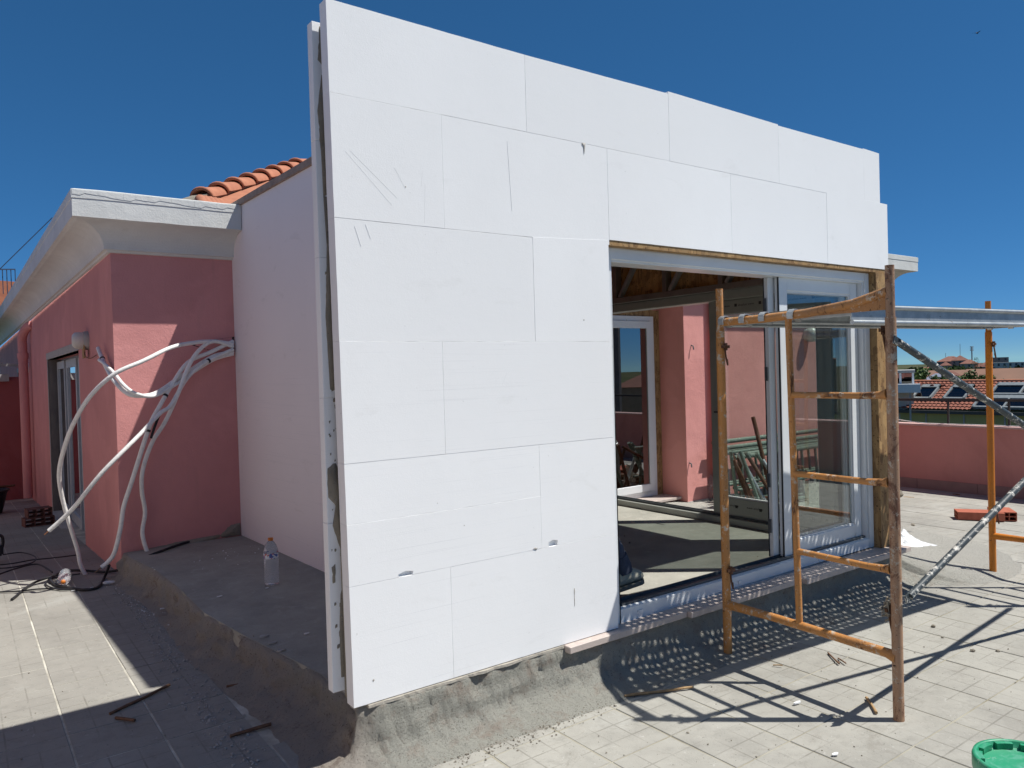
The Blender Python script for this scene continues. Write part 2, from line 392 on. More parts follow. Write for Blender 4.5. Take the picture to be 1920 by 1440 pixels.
HAIR = simple('dark_hair', (.03, .022, .017), (.05, .035, .025), .6, bump=.6, bs=200)
CHIP = simple('white_foam_chip', (.75, .76, .76), (.66, .67, .67), .8, bump=.4)
DIRT = m_conc('crumbled_mortar', (.30, .27, .22), (.17, .15, .12), (.37, .34, .29), 60, 1, .01)
BLUEP = simple('blue_plastic', (.03, .14, .34), rough=.4, bump=0)
COPPER = simple('copper_pipe', (.42, .22, .13), rough=.35, metal=.9, bump=0)

# ================================================================== SETTING
# ---- city ground and hill
def terrain():
    mb = MB(); N = 70; vs = []; fs = []
    for i in range(N+1):
        for j in range(N+1):
            x = -1500+4500*i/N; y = -2500+5000*j/N; z = -14
            d = math.hypot(x-560, (y-215)*.8)
            z += 8.0*math.exp(-(d/150)**2)+9*math.exp(-(math.hypot(x-900, y+600)/500)**2)+8*math.exp(-(math.hypot(x-900, y-900)/380)**2)
            z += 1.2*noise.noise(Vector((x*.01, y*.01, 0)))
            vs.append((x, y, min(z, -4)))
    for i in range(N):
        for j in range(N): a = i*(N+1)+j; fs.append((a, a+N+1, a+N+2, a+1))
    mb.add(vs, fs, True)
    t = NT('scrub_and_streets'); p = t.pos()
    a = t.mix(t.ramp(t.noise(p, .05, 6), .4, .6), (.035, .055, .028), (.10, .095, .065)); t.set(a, 1, 0, 0)
    tag(mb.build('ground', t.m), kind='structure')
terrain()

# ---- terrace sheet under the tiles
def terrace():
    mb = MB(); xs = [-4, 1, 5.5, 9.6]; ys = [-5, 3.9, 13.4]
    X = [-4, -2, 0, 1, 3, 5.5, 7.5, 9.6]; Y = [-5, -2, 0, 2, 4.2, 8, 14.3]; vs = []; fs = []
    for x in X:
        for y in Y: vs.append((x, y, zfl(x-1e-6, y)-.003))
    m = len(Y)
    for i in range(len(X)-1):
        for j in range(m-1): a = i*m+j; fs.append((a, a+m, a+m+1, a+1))
    mb.add(vs, fs)
    T = tag(mb.build('terrace_floor', GROUT), kind='structure')
    # the slab the terrace stands on
    tag(MB().box((-4, -5, -1.2), (9.42, 14.3, -.86)).build('terrace_slab', SCREED), kind='structure')
    return T
TERR = terrace()
def inplan(x, y):   # under building or plinth
    if 0 < x < 4.3 and y > .1: return True
    if -.08 < x < .8 and y > .3: return True
    if x > -.18 and y > 4.2 and x < 10: return True
    if x > 4.3 and y > 3.4: return True
    return x > 5.4 and y > 3.0 and x < 10
tl = []
for i in range(-14, 25):
    for j in range(-14, 40):
        x = .86+.351*(i+.5); y = -.61+.349*(j+.5)
        if x < -3.9 or x > 9.15 or y > 14.0 or inplan(x, y): continue
        D = Vector((x, y, zfl(x, y)))-CC; dz = D.dot(FW)
        if dz < .8: vis = False
        else:
            px = 960+CF*D.dot(RT)/dz; py = 720-CF*D.dot(UP)/dz; vis = -90 < px < 2010 and py < 1530
        # hidden behind the extension
        hid = (x > .2 and y > .1 and x < 4.3) or (y > .35 and 0 < (x+1.25)/(y+2.9)-.43 and (x+1.25)/(y+2.9) < .92 and x < 9)
        tl.append((dz if vis and not hid else 1000+dz, x, y))
tl.sort()
def tile_mesh():
    h = .1715
    top = [(-h, -h), (h, -h), (h, h), (-h, h)]
    mb = MB()
    e = .1690
    mb.add([(-h, -h, -.02), (h, -h, -.02), (h, h, -.02), (-h, h, -.02), (-h, -h, -.003), (h, -h, -.003), (h, h, -.003), (-h, h, -.003), (-e, -e, 0), (e, -e, 0), (e, e, 0), (-e, e, 0)],
           [(0, 1, 5, 4), (1, 2, 6, 5), (2, 3, 7, 6), (3, 0, 4, 7), (4, 5, 9, 8), (5, 6, 10, 9), (6, 7, 11, 10), (7, 4, 8, 11), (8, 9, 10, 11)])
    me = bpy.data.meshes.new('tile'); me.from_pydata(mb.v, [], mb.f); me.materials.append(TILE); return me
TM = tile_mesh(); TO = Vector(TERR.location)
far = MB()
for k, (d, x, y) in enumerate(tl):
    z = zfl(x, y)+rnd.uniform(-.0012, .0012)
    rx = -.05 if (y > 4.2 and x < 1) else 0; ry = .033 if x > 5.5 else 0
    M = Matrix.Translation((x, y, z)) @ Matrix.Rotation(rx+rnd.uniform(-.003, .003), 4, 'X') @ Matrix.Rotation(ry+rnd.uniform(-.003, .003), 4, 'Y') @ Matrix.Rotation(rnd.uniform(-.004, .004), 4, 'Z')
    if k < 300 and d < 900:
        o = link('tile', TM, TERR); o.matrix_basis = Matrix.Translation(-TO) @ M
    else:
        far.add([M@v.co for v in TM.vertices], [tuple(p.vertices) for p in TM.polygons])
if far.v: tag(far.build('distant_tiles', TILE, TERR), kind='stuff')

# ---- plinth: interior floor, chipped edge, mortar fillet
def lerp(a, b, t): return a+(b-a)*t
def plinth():
    top = MB()
    top.prism([(.96, .06), (4.28, .06), (4.28, 4.13), (.92, 4.13)], -.5, -.002); top.prism([(.06, .06), (.9595, .06), (.9195, 4.13), (-.16, 4.14), (-.17, 3.93), (-.09, 3.30), (-.07, 2.71), (-.08, 1.954), (-.02, 1.41), (.045, .985), (.105, .571), (.10, .3)], -.5, -.056); top.box((.06, .06, -.055), (.9595, .149, -.002))
    P = tag(top.build('concrete_plinth', SCREED), kind='structure')
    path = []     # x, y, nx, ny, foot
    L = [(-.175, 4.16), (-.176, 3.925), (-.101, 3.298), (-.079, 2.71), (-.088, 1.954), (-.031, 1.407), (.033, .985), (.09, .571), (.092, .25), (.05, .10)]
    for (a, b), (c, d) in zip(L, L[1:]):
        n = max(2, int(math.hypot(a-c, b-d)/.012))
        for k in range(n): path.append((lerp(a, c, k/n), lerp(b, d, k/n), -1, 0, lerp(.24, .11, min(1, lerp(b, d, k/n)/2.4))))
    for k in range(12):
        an = math.pi+math.pi/2*k/12; path.append((.05+.005*math.cos(an), .03, math.cos(an), math.sin(an), lerp(.22, .14, k/12)))
    n = 420
    for k in range(n):
        x = lerp(.06, 4.30, k/n); path.append((x, lerp(.03, .004, min(1, k/8)), 0, -1, lerp(.15, .27, min(1, k/n*1.6))))
    for k in range(34):
        t = k/34; an = -math.pi/2+math.pi/2*t; path.append((4.31, lerp(.004, .03, t), math.cos(an), math.sin(an), lerp(.27, 1.65, t**1.4)))
    for k in range(90):
        t = k/90; path.append((4.31, lerp(.03, 3.3, t), 1, 0, lerp(1.65, 2.9, t)))
    prof = [(-.07, .0), (-.02, -.001), (.0, -.004), (.012, -.02), (.016, -.05), (.02, -.08), (.03, -.115), (.06, -.15), (.14, -.18), (.28, -.205), (.46, -.224), (.66, -.238), (.86, -.2465), (1.0, -.252), (1.05, -.262)]
    mb = MB(); vs = []; m = len(prof)
    for (x, y, nx, ny, w_) in path:
        rough = 1 if x < 4.2 else .35
        for (q, z) in prof:
            off = q if q <= .03 else .03+(q-.03)/.97*w_
            if q <= .03: off = q
            X = x+nx*off; Y = y+ny*off
            if nx == -1: z = -.057+z*.78
            nn = noise.fractal(Vector((X*9, Y*9, z*16)), 1, 2, 6)*(.034 if nx == -1 else .015)*rough
            n2 = noise.noise(Vector((X*3, Y*3, 5)))*.02*rough+noise.noise(Vector((X*60, Y*60, z*60)))*.007*rough
            k = min(1, max(0, (-z-(.057 if nx == -1 else 0))/.05))
            if z < -.24: k = .25
            chip = 0
            if .0 <= q <= .02 and x < 1.2: chip = max(0, noise.noise(Vector((X*9, Y*9, 1))))*.035
            X += nx*(nn+n2)*k-nx*chip; Y += ny*(nn+n2)*k-ny*chip
            Z = z+nn*.5*k*(1 if z > -.24 else .2)-chip*.4
            if w_ > .5 and z < -.03: Z = lerp(-.03, zfl(X, Y)-.004, min(1, ((off)/w_)**.45)) + (nn*.3 if off < w_*.9 else 0) - (.01 if q > 1 else 0)
            vs.append((X, Y, Z))
    fs = [(i*m+j, (i+1)*m+j, (i+1)*m+j+1, i*m+j+1) for i in range(len(path)-1) for j in range(m-1)]
    mb.add(vs, fs, True); mb.build('rendered_edge', PLSK, P, fix=True)
    return P
PL = plinth()

# rubble and crumbs at the foot of the plinth
def rubble(name, spots, n, mat, smin, smax, label, cat='rubble'):
    mb = MB()
    for _ in range(n):
        (x, y, sx, sy) = rnd.choice(spots); X = rnd.gauss(x, sx); Y = rnd.gauss(y, sy); s = smin+(smax-smin)*rnd.random()**3
        zz = zfl(X, Y) if inz(X, Y) else (0 if X > .9 else -.056)
        c = Vector((X, Y, zz+s*.3)); M = Matrix.Rotation(rnd.random()*6, 4, 'Z') @ Matrix.Rotation(rnd.random(), 4, 'X')
        k = [Vector((1, 0, 0)), Vector((-1, .2, 0)), Vector((0, 1, .1)), Vector((.1, -1, 0)), Vector((0, 0, .7)), Vector((0, .1, -.6))]
        k = [M@(v*s*rnd.uniform(.6, 1.2))+c for v in k]
        mb.add(k, [(0, 2, 4), (2, 1, 4), (1, 3, 4), (3, 0, 4), (2, 0, 5), (1, 2, 5), (3, 1, 5), (0, 3, 5)])
    return tag(mb.build(name, mat), label, cat, kind='stuff')
def inz(x, y): return not (x > -.10 and y > .05 and x < 4.3 and y < 4.2)
sp = [(-.24-.006*k, 3.9-.27*k, .05, .12) for k in range(14)]
rubble('rubble', sp, 1300, STONEL, .002, .011, 'grey crumbs lying along the foot of the left plinth edge')
sp = [(.1+.12*k, -.17, .09, .05) for k in range(10)]
rubble('gravel', sp, 1100, DIRT, .002, .008, 'mortar grit spread along the foot of the front plinth')
sp = [(4.6, .3, .3, .3), (5.2, .9, .5, .4), (3.1, -.6, .8, .4), (1.2, -.9, .7, .35), (-.6, 1.2, .4, .6), (4, -1.4, 1, .3)]
rubble('floor_grit', sp, 420, DIRT, .002, .007, 'dark grit scattered thinly over the terrace tiles')
sp = [(2.2, 1.4, .18, .1), (2.4, 1.5, .3, .1)]
rubble('mortar_crumbs', sp, 160, DIRT, .004, .014, 'dark crumbs lying on the extension floor inside the opening')
sp = [(-.24, 3.8, .07, .12), (-.22, 3.3, .05, .12), (-.20, 2.9, .05, .1), (.5, 3.4, .15, .2)]
rubble('foam_crumbs', sp, 170, CHIP, .002, .010, 'white foam crumbs strewn where plinth and pink wall meet')

# ================================================================== EXTENSION
EX = thing('extension', (2.15, 1.9, 0), 'half built flat roofed extension clad in white foam insulation boards with an open sliding door', 'building')
# insulation boards of the front, one part each
def eps_board(poly, y0, y1, notches=(), jitter=True):
    """poly in x,z; thin bevelled board with uneven edge"""
    xs = [p[0] for p in poly]; zs = [p[1] for p in poly]
    g = .0003
    pr = rnd.uniform(-.0005, .0005) if jitter else 0
    cx = sum(xs)/len(xs); cz = sum(zs)/len(zs)
    def sh(p): return (p[0]+(g if p[0] < cx else -g), p[1]+(g if p[1] < cz else -g))
    P = [sh(p) for p in poly]
    # subdivide outline for a slightly ragged cut
    out = []
    for i, a in enumerate(P):
        b = P[(i+1) % len(P)]; n = max(1, int(math.hypot(a[0]-b[0], a[1]-b[1])/.05))
        for k in range(n):
            t = k/n; j = 0 if k == 0 else rnd.gauss(0, .00025); nx, nz = (b[1]-a[1]), -(b[0]-a[0]); L = math.hypot(nx, nz)
            out.append((lerp(a[0], b[0], t)+nx/L*j, lerp(a[1], b[1], t)+nz/L*j))
    mb = MB(); mb.prism(out, y0+pr, y1, 'y'); o = mb.build('insulation_board', EPS, EX, bevel=.0006, seg=1)
    for (nx0, nz0, nx1, nz1) in notches:
        cm = MB().prism([(nx0, nz0), (nx1, nz0-.002), (nx1+.004, nz1), ((nx0+nx1)/2, nz1+.006), (nx0-.004, nz1-.003)], y0-.02, y0+.018, 'y').build('cut', EPS)
        md = o.modifiers.new('b', 'BOOLEAN'); md.object = cm; md.solver = 'EXACT'
        bpy.context.view_layer.update(); dg = bpy.context.evaluated_depsgraph_get()
        me = bpy.data.meshes.new_from_object(o.evaluated_get(dg)); o.modifiers.clear(); o.data = me
        bpy.data.objects.remove(cm)
    return o
def rect(a, b, c, d): return [(a, c), (b, c), (b, d), (a, d)]
Ft = .065
F0 = .0
eps_board([(0.012, 0.003), (0.49, 0.003), (0.49, 0.499), (0.0078, 0.499)], F0, Ft)
n1 = at(760, 1083, y=0); n2 = at(1030, 1029, y=0)
eps_board(rect(.490, 1.499, .003, .499), F0, Ft)
eps_board([(0.0078, 0.499), (1.007, 0.499), (1.007, 0.752), (0.0057, 0.752)], F0, Ft, [(n1.x-.03, .500, n1.x+.035, .515)])
eps_board([(0.0057, 0.752), (1.007, 0.752), (1.007, 1.001), (0.0036, 1.001)], F0, Ft)
eps_board(rect(1.007, 1.500, .499, 1.001), F0, Ft, [(n2.x, .500, n2.x+.05, .524)])
eps_board([(0.0036, 1.001), (0.482, 1.001), (0.482, 1.499), (-0.0005, 1.499)], F0, Ft)
eps_board(rect(.482, 1.500, 1.001, 1.499), F0, Ft)
eps_board([(-0.0005, 1.499), (1.003, 1.499), (1.003, 1.998), (-0.0047, 1.998)], F0, Ft)
eps_board([(1.003, 1.499), (1.500, 1.499), (1.500, 2.024), (1.003, 2.0)], F0, Ft)
eps_board([(-0.0047, 1.998), (0.512, 1.998), (0.512, 2.499), (-0.0089, 2.499)], F0, Ft)
eps_board([(.512, 1.998), (1.507, 2.0), (1.507, 2.499), (.512, 2.499)], F0, Ft)
eps_board(rect(1.507, 2.508, 2.026, 2.499), F0, Ft)
eps_board(rect(2.508, 3.520, 2.026, 2.499), F0, Ft)
eps_board(rect(3.520, 4.310, 2.026, 2.507), F0, Ft)
tops = [(-.012, 2.872), (.985, 2.866), (1.982, 2.884), (2.993, 2.864), (3.999, 2.870), (4.212, 2.866)]
for (a, za), (b, zb) in zip(tops, tops[1:]):
    eps_board([(a if a > 0 else -.0089, 2.499), (b, 2.499), (b, (za+zb)/2-.003), (a, za)], F0, Ft)
# board behind, at the wing end
sb = [(-.034, .045, .75, .0), (-.0335, .75, 1.27, .001), (-.033, 1.27, 1.85, 0), (-.0325, 1.85, 2.33, .001), (-.033, 2.33, 2.815, 0)]
for (x, z0, z1, dy) in sb:
    MB().box((x, .100+dy, z0+.0004), (.36, .148, z1-.0004)).build('end_board', EPS, EX, bevel=.0015)
# mortar smears on the end board and in the joint
def smear(pts, y0, d=.006, seed=0, parent=EX, mat=MORT, ax='y', name='mortar_smear'):
    mb = MB(); c = Vector((sum(p[0] for p in pts)/len(pts), sum(p[1] for p in pts)/len(pts)))
    out = []
    n = len(pts)
    for i in range(n):
        a = Vector(pts[i]); b = Vector(pts[(i+1) % n]); k = max(2, int((b-a).length/.012))
        for t in range(k):
            p = a.lerp(b, t/k); j = noise.noise(Vector((p.x*60+seed, p.y*40, seed)))*.008; out.append(p+(c-p).normalized()*j)
    v0 = [(p.x, y0, p.y) for p in out]; v1 = [(p.x+(c.x-p.x)*.12, y0-d, p.y+(c.y-p.y)*.04) for p in out]; cc = [(c.x, y0-d*1.3, c.y)]
    N = len(out); mb.add(v0+v1+cc, [(i, (i+1) % N, N+(i+1) % N, N+i) for i in range(N)]+[(N+i, N+(i+1) % N, 2*N) for i in range(N)], True)
    return mb.build(name, mat, parent)
smear([(-.006, 2.1), (.03, 2.12), (.03, 2.62), (.002, 2.6), (-.02, 2.45), (-.010, 2.3)], .1005, .005, 1)
smear([(-.004, 1.3), (.032, 1.3), (.03, 2.1), (-.006, 2.1), (.002, 1.9), (-.014, 1.6)], .1005, .006, 2)
smear([(-.026, .98), (.01, 1.0), (.03, .95), (.03, .6), (.005, .68), (-.012, .74), (.004, .82), (-.028, .86)], .1005, .005, 3)
smear([(-.022, .565), (-.006, .58), (-.008, .50), (-.02, .50)], .1005, .003, 4)
smear([(.004, .10), (.03, .10), (.03, .50), (.012, .45), (.002, .28)], .1005, .004, 5)
smear([(-.012, 2.66), (.03, 2.62), (.03, 2.80), (.0, 2.80)], .1005, .004, 6)
for k in range(26):
    z = rnd.uniform(.05, 1.9); x = rnd.uniform(-.022, .02); s = rnd.uniform(.004, .010)
    smear([(x, z), (x+s, z+.003), (x+s, z+s*1.8), (x, z+s*1.6)], .1005, .002, 10+k)
MB().box((.018, Ft, .02), (1.49, .0999, 2.80)).build('mortar_bed', MORT, EX)
STAIN = simple('grey_drip_stain', (.36, .33, .28), (.55, .54, .52), .9, sc_=60, bump=.2)
q = at(1094, 270, y=0)
smear([(q.x-.012, q.z+.006), (q.x+.014, q.z+.004), (q.x+.010, q.z-.008), (q.x+.002, q.z-.05), (q.x-.002, q.z-.008), (q.x-.010, q.z-.004)], -.0012, .0015, 31, EX, STAIN, name='drip_stain')
q = at(1003, 1029, y=0)
smear([(q.x-.014, q.z+.002), (q.x, q.z+.006), (q.x+.014, q.z+.001), (q.x+.004, q.z-.004)], -.0012, .0015, 32, EX, STAIN, name='drip_stain')
q = at(1077, 1120, y=0)
for dz in (0, -.03, .03): smear([(q.x-.0018, q.z+dz-.016), (q.x+.0015, q.z+dz-.016), (q.x+.0025, q.z+dz+.016), (q.x-.0008, q.z+dz+.016)], -.0008, .0004, 33+int(dz*100), EX, STAIN, name='crack_line')
for (px, py, s_) in ((887, 687, .004), (760, 350, .003), (1175, 600, .003), (1095, 600, .003), (870, 985, .003), (1030, 985, .003), (700, 1275, .004), (1300, 200, .003), (820, 943, .003)):
    q = at(px, py, y=0); smear([(q.x-s_, q.z), (q.x, q.z+s_), (q.x+s_, q.z), (q.x, q.z-s_)], -.0008, .0006, px, EX, STAIN, name='speck')
SCR = simple('pressed_mark', (.81, .82, .83), (.76, .77, .78), .9, bump=0)
for k, (x0, y0, x1, y1) in enumerate(((648, 284, 735, 385), (656, 282, 745, 372), (740, 315, 760, 354), (792, 322, 790, 350), (797, 345, 796, 418), (685, 420, 695, 448), (665, 424, 677, 462), (951, 265, 960, 395), (950, 700, 942, 722))):
    A_ = at(x0, y0, y=-.0004); B_ = at(x1, y1, y=-.0004); mb = MB(); mb.bar(A_, B_, .0010, .0007, up=(0, 1, 0)); mb.build('pressed_line', SCR, EX)
# cores: wing stub and front wall frame (OSB on studs)
core = MB()
core.box((.05, .149, -.001), (1.49, .30, 2.78)); core.box((4.19, Ft+.001, -.001), (4.27, .30, 2.72))
core.box((1.4905, Ft+.001, 2.032), (4.1895, .30, 2.72))
core.build('wall_core', STONEL, EX)
# OSB edges: strip above the frame and right jamb
MB().box((1.500, .004, 2.000), (4.29, .0645, 2.0255)).build('board_edge', OSB, EX)
MB().box((4.128, -.002, -.0), (4.30, .0645, 1.9995)).build('jamb_board', OSB, EX)
# side wall (board with bounce light in its tint), slightly turned
def X_side(y): return .79+(4.15-y)*.036
zt = 2.875
MB().prism([(X_side(4.148), 4.148), (X_side(.302), .302), (X_side(.302)+.07, .302), (X_side(4.148)+.07, 4.148)], -.055, zt).build('side_board', EPS2, EX)
MB().prism([(X_side(4.25)-.025, 4.25), (X_side(.30)-.025, .302), (X_side(.30)+.09, .302), (X_side(4.25)+.09, 4.25)], zt, zt+.05).build('roof_edge_trim', WOODT, EX)
mb = MB(); mb.prism([(X_side(4.15)+.071, 4.14), (X_side(.301)+.071, .302), (X_side(.301)+.15, .302), (X_side(4.15)+.15, 4.14)], -.001, 2.66); mb.build('side_wall_core', PINK, EX)
# roof
MB().box((.99, .31, 2.70), (4.30, 4.13, 2.80)).build('roof_slab', OSBI, EX)
# right wall: upper OSB with steel lattice, opening below
MB().box((4.05, .301, 1.992), (4.10, 4.12, 2.699)).build('upper_sheathing', OSBI, EX)
MB().box((4.0, 3.05, -.001), (4.27, 4.12, 1.991)).build('rear_pier', OSB, EX)
lt = MB(); lt.box((3.955, .31, 1.993), (4.045, 3.0, 2.045)); lt.box((3.965, .31, 2.56), (4.04, 3.0, 2.60)); lt.build('lattice_chord', STUD, EX)
for y in (.62, 1.255, 1.882, 2.524):
    MB().box((3.965, y-.022, 2.046), (4.035, y+.022, 2.559)).build('lattice_upright', STUD, EX)
    MB().bar((3.985, y-.06, 2.05), (3.985, y-.42, 2.55), .05, .03).build('lattice_diagonal', GALV, EX)
for y in (.9, 1.5, 2.1, 2.7, 3.3):
    MB().box((.95, y-.025, 2.60), (3.95, y+.025, 2.699)).build('ceiling_joist', STUD, EX)
# marble sill slabs
for (a_, b_, yf, dy) in ((1.128, 1.98, -.046, 0), (1.983, 3.02, -.075, .0), (3.023, 4.33, -.115, 0)):
    MB().box((a_, yf, -.034), (b_, .069, -.0)).build('sill_slab', MARBLE, EX, bevel=.003)
_p = [(1.126, .05), (.075, .05)]
for k in range(46): _x = .075+1.05*k/45; _p.append((_x, -.004-.018*abs(noise.noise(Vector((_x*7, 3, 0))))-.008*noise.noise(Vector((_x*40, 1, 0)))))
MB().prism(_p, -.013, -.0005).build('ledge_mortar', simple('pale_mortar_bed', (.47, .44, .38), (.36, .33, .28), .95, sc_=14, bump=.8, bs=80, bd=.006), EX)

# ---- sliding door, front (frame part > sashes as sub-parts)
def profile_frame(mb, x0, x1, z0, z1, y0, y1, w_, wb=None, wt=None):
    wb = wb or w_; wt = wt or w_
    mb.box((x0, y0, z0), (x0+w_, y1, z1)); mb.box((x1-w_, y0, z0), (x1, y1, z1))
    mb.box((x0+w_, y0, z1-wt), (x1-w_, y1, z1)); mb.box((x0+w_, y0, z0), (x1-w_, y1, z0+wb))
mb = MB(); profile_frame(mb, 1.502, 4.126, .004, 1.998, .050, .198, .060, .070, .062)
FR = mb.build('sliding_door_frame', PVC, EX, bevel=.004)
mb = MB(); profile_frame(mb, 1.545, 4.083, .050, 1.955, .062, .19, .030, .028, .030); mb.build('frame_rebate', PVC, FR, bevel=.002)
mb = MB(); mb.box((1.60, .075, .078), (4.05, .098, .092)); mb.box((1.60, .135, .078), (4.05, .142, .100)); mb.box((1.60, .1, .0785), (4.05, .134, .083)); mb.build('track', DARKT, FR)
for x in (1.69, 2.55, 3.4): MB().box((x, .042, .028), (x+.035, .0505, .045)).build('drain_cap', PVC, FR)
def sash(x0, x1, y0, y1, z0, z1, w_, name='sash', gm=None, wb=.095):
    mb = MB(); profile_frame(mb, x0, x1, z0, z1, y0, y1, w_, wb, .085); s = mb.build(name, PVC, FR, bevel=.004)
    mb = MB(); profile_frame(mb, x0+w_-.001, x1-w_+.001, z0+wb-.001, z1-.084, y0+.008, y1-.008, .012); mb.build('glazing_bead', PVC, FR)
    ym = (y0+y1)/2; MB().quad((x0+w_+.002, ym, z0+wb+.002), (x1-w_-.002, ym, z0+wb+.002), (x1-w_-.002, ym, z1-.087), (x0+w_+.002, ym, z1-.087)).build('glass', gm or GLASS, FR)
    return s
sash(3.105, 4.045, .0985, .134, .088, 1.925, .088)
MB().box((3.099, .0985, .09), (3.1045, .108, 1.93)).build('brush_seal', BLACK, FR)
sash(3.05, 3.99, .1425, .178, .088, 1.925, .060)
MB().box((3.045, .172, .09), (3.0495, .178, 1.93)).build('brush_seal', BLACK, FR)
for z in (.55, 1.25, 1.70, .25): MB().box((3.034, .15, z), (3.0415, .172, z+.09)).build('lock_keep', DARKT, FR)

# ---- side window frame in the right wall (x about 4.1)
def pf_y(mb, y0, y1, z0, z1, x0, x1, w_, wb=None, wt=None):
    wb = wb or w_; wt = wt or w_
    mb.box((x0, y0, z0), (x1, y0+w_, z1)); mb.box((x0, y1-w_, z0), (x1, y1, z1))
    mb.box((x0, y0+w_, z1-wt), (x1, y1-w_, z1)); mb.box((x0, y0+w_, z0), (x1, y1-w_, z0+wb))
mb = MB(); pf_y(mb, .302, 3.048, -.0, 1.990, 4.03, 4.17, .055, .055, .075)
F2 = mb.build('side_door_frame', PVCG, EX, bevel=.004)
mb = MB(); mb.box((4.058, .36, .0555), (4.064, 3.0, .075)); mb.box((4.115, .36, .0555), (4.121, 3.0, .075)); mb.build('track', DARKT, F2)
mb = MB(); pf_y(mb, .36, 1.47, .070, 1.912, 4.072, 4.108, .082, .155, .115); mb.build('side_sash', PVCG, F2, bevel=.004)
mb = MB(); pf_y(mb, .441, 1.389, .224, 1.798, 4.076, 4.104, .012); mb.build('glazing_bead', PVC, F2)
MB().quad((4.089, .444, .227), (4.089, 1.386, .227), (4.089, 1.386, 1.795), (4.089, .444, 1.795)).build('glass', GLASS, F2)
MB().box((4.060, 1.30, .95), (4.071, 1.43, .965)).build('handle', DARKT, F2)
mb = MB(); pf_y(mb, .37, 1.50, .070, 1.912, 4.124, 4.16, .075, .12, .1); mb.build('side_sash', PVCG, F2, bevel=.004)
MB().quad((4.141, .446, .192), (4.141, 1.424, .192), (4.141, 1.424, 1.81), (4.141, .446, 1.81)).build('glass', GLASS, F2)
# printed protective tape: small blurred lettering on the rails
PRINT = simple('tape_print', (.06, .06, .06), rough=.6, bump=0)
def text(body, size, M, name, parent, mat=PRINT):
    cu = bpy.data.curves.new(name, 'FONT'); cu.body = body; cu.size = size; cu.extrude = .0002; cu.resolution_u = 2
    o = bpy.data.objects.new(name, cu); col.objects.link(o); bpy.context.view_layer.update()
    me = bpy.data.meshes.new_from_object(o.evaluated_get(bpy.context.evaluated_depsgraph_get())); bpy.data.objects.remove(o)
    me.transform(M); me.materials.clear(); me.materials.append(mat)
    me.transform(Matrix.Translation(-rootloc(parent))); return link(name, me, parent)
Mx = Matrix(((0, 0, -1, 0), (-1, 0, 0, 0), (0, 1, 0, 0), (0, 0, 0, 1)))   # text on a plane x = const seen from -x
for i in range(5):
    text('akuplast www', .028, Matrix.Translation((4.0715, 1.40-.24*i, 1.855)) @ Mx, 'tape_print', F2)
    MB().box((4.0713, 1.195-.24*i, 1.852), (4.0719, 1.170-.24*i, 1.877)).build('tape_mark', PRINT, F2)
    text('akuplast www', .028, Matrix.Translation((4.0715, 1.20-.24*i, .165-.0*i)) @ Mx @ Matrix.Rotation(math.pi, 4, 'Z'), 'tape_print', F2)
    MB().box((4.0713, 1.235-.24*i, .142), (4.0719, 1.21-.24*i, .167)).build('tape_mark', PRINT, F2)

# ================================================================== LEFT PINK HOUSE
HL = thing('pink_house', (-.2, 7, -.3), 'low pink stucco house with white coved cornice, left of the white extension', 'house')
XW, YW = -.193, 4.15
def wallseg(p, y0, y1, z0, z1, mat=PINK): return MB().box((XW, y0, z0), (XW+.28, y1, z1)).build('wall', mat, p)
mb = MB(); mb.box((XW, YW, -.5), (XW+.28, 6.40, 2.46)); mb.box((XW+.28, YW, -.5), (4.28, YW+.2, 2.72))
mb.box((XW, 6.40, 1.72), (XW+.28, 9.83, 2.47)); mb.box((XW, 9.83, -.9), (XW+.28, 14.2, 2.48)); mb.box((XW, 14.2, 1.64), (XW+.28, 16.65, 2.49)); mb.box((XW, 16.65, -1), (XW+.28, 25, 2.5))
mb.build('wall', PINK, HL)
MB().box((-1.9, 13.9, -.9), (XW-.001, 14.15, 1.53)).build('cross_wall', m_stucco('deep_red_stucco', (.30, .085, .085), (.26, .07, .075)), HL)
# damaged hole and chipped base
smear([(.42, 1.672), (.55, 1.71), (.785, 1.746), (.785, 1.614), (.65, 1.61), (.53, 1.635)], 4.1495, -.0005, 21, HL, simple('dark_cavity', (.03, .025, .025), bump=0), name='wall_hole')
smear([(.60, -.03), (.70, .05), (.785, .06), (.785, -.052), (.62, -.052)], 4.1495, .012, 22, HL, MORT, name='chipped_render')
smear([(-.15, -.24), (-.08, -.06), (.3, -.03), (.6, -.02), (.6, -.05), (-.05, -.16)], 4.1495, .012, 23, HL, MORT, name='chipped_render')
# cornice
prof = [(0, 2.375), (.022, 2.378), (.028, 2.392), (.05, 2.395)]
for k in range(1, 13):
    a_ = math.pi/2*k/12; prof.append((.05+.195*(1-math.cos(a_)), 2.395+.185*math.sin(a_)))
prof += [(.262, 2.585), (.282, 2.588), (.282, 2.722), (.286, 2.724), (.286, 2.788), (.262, 2.797), (.16, 2.80), (.0, 2.80)]
proft = [(q*1.057, 2.435+(z-2.375)*1.057) for q, z in prof]
def cornice(prof, path_fn, nseg, name, mat, parent, dz=0):
    vs = []; m = len(prof)
    P = []
    for (q, z) in prof: P.append([Vector(p) for p in path_fn(q, z+dz)])
    k = len(P[0]); vs = [P[i][j] for j in range(k) for i in range(m)]
    fs = [(j*m+i, j*m+i+1, (j+1)*m+i+1, (j+1)*m+i) for j in range(k-1) for i in range(m-1)]
    mb = MB(); mb.add(vs, fs, False); mb.add([vs[i] for i in range(m)], [tuple(range(m))]); mb.add([vs[(k-1)*m+i] for i in range(m)], [tuple(range(m))])
    o = mb.build(name, mat, parent)
    return o
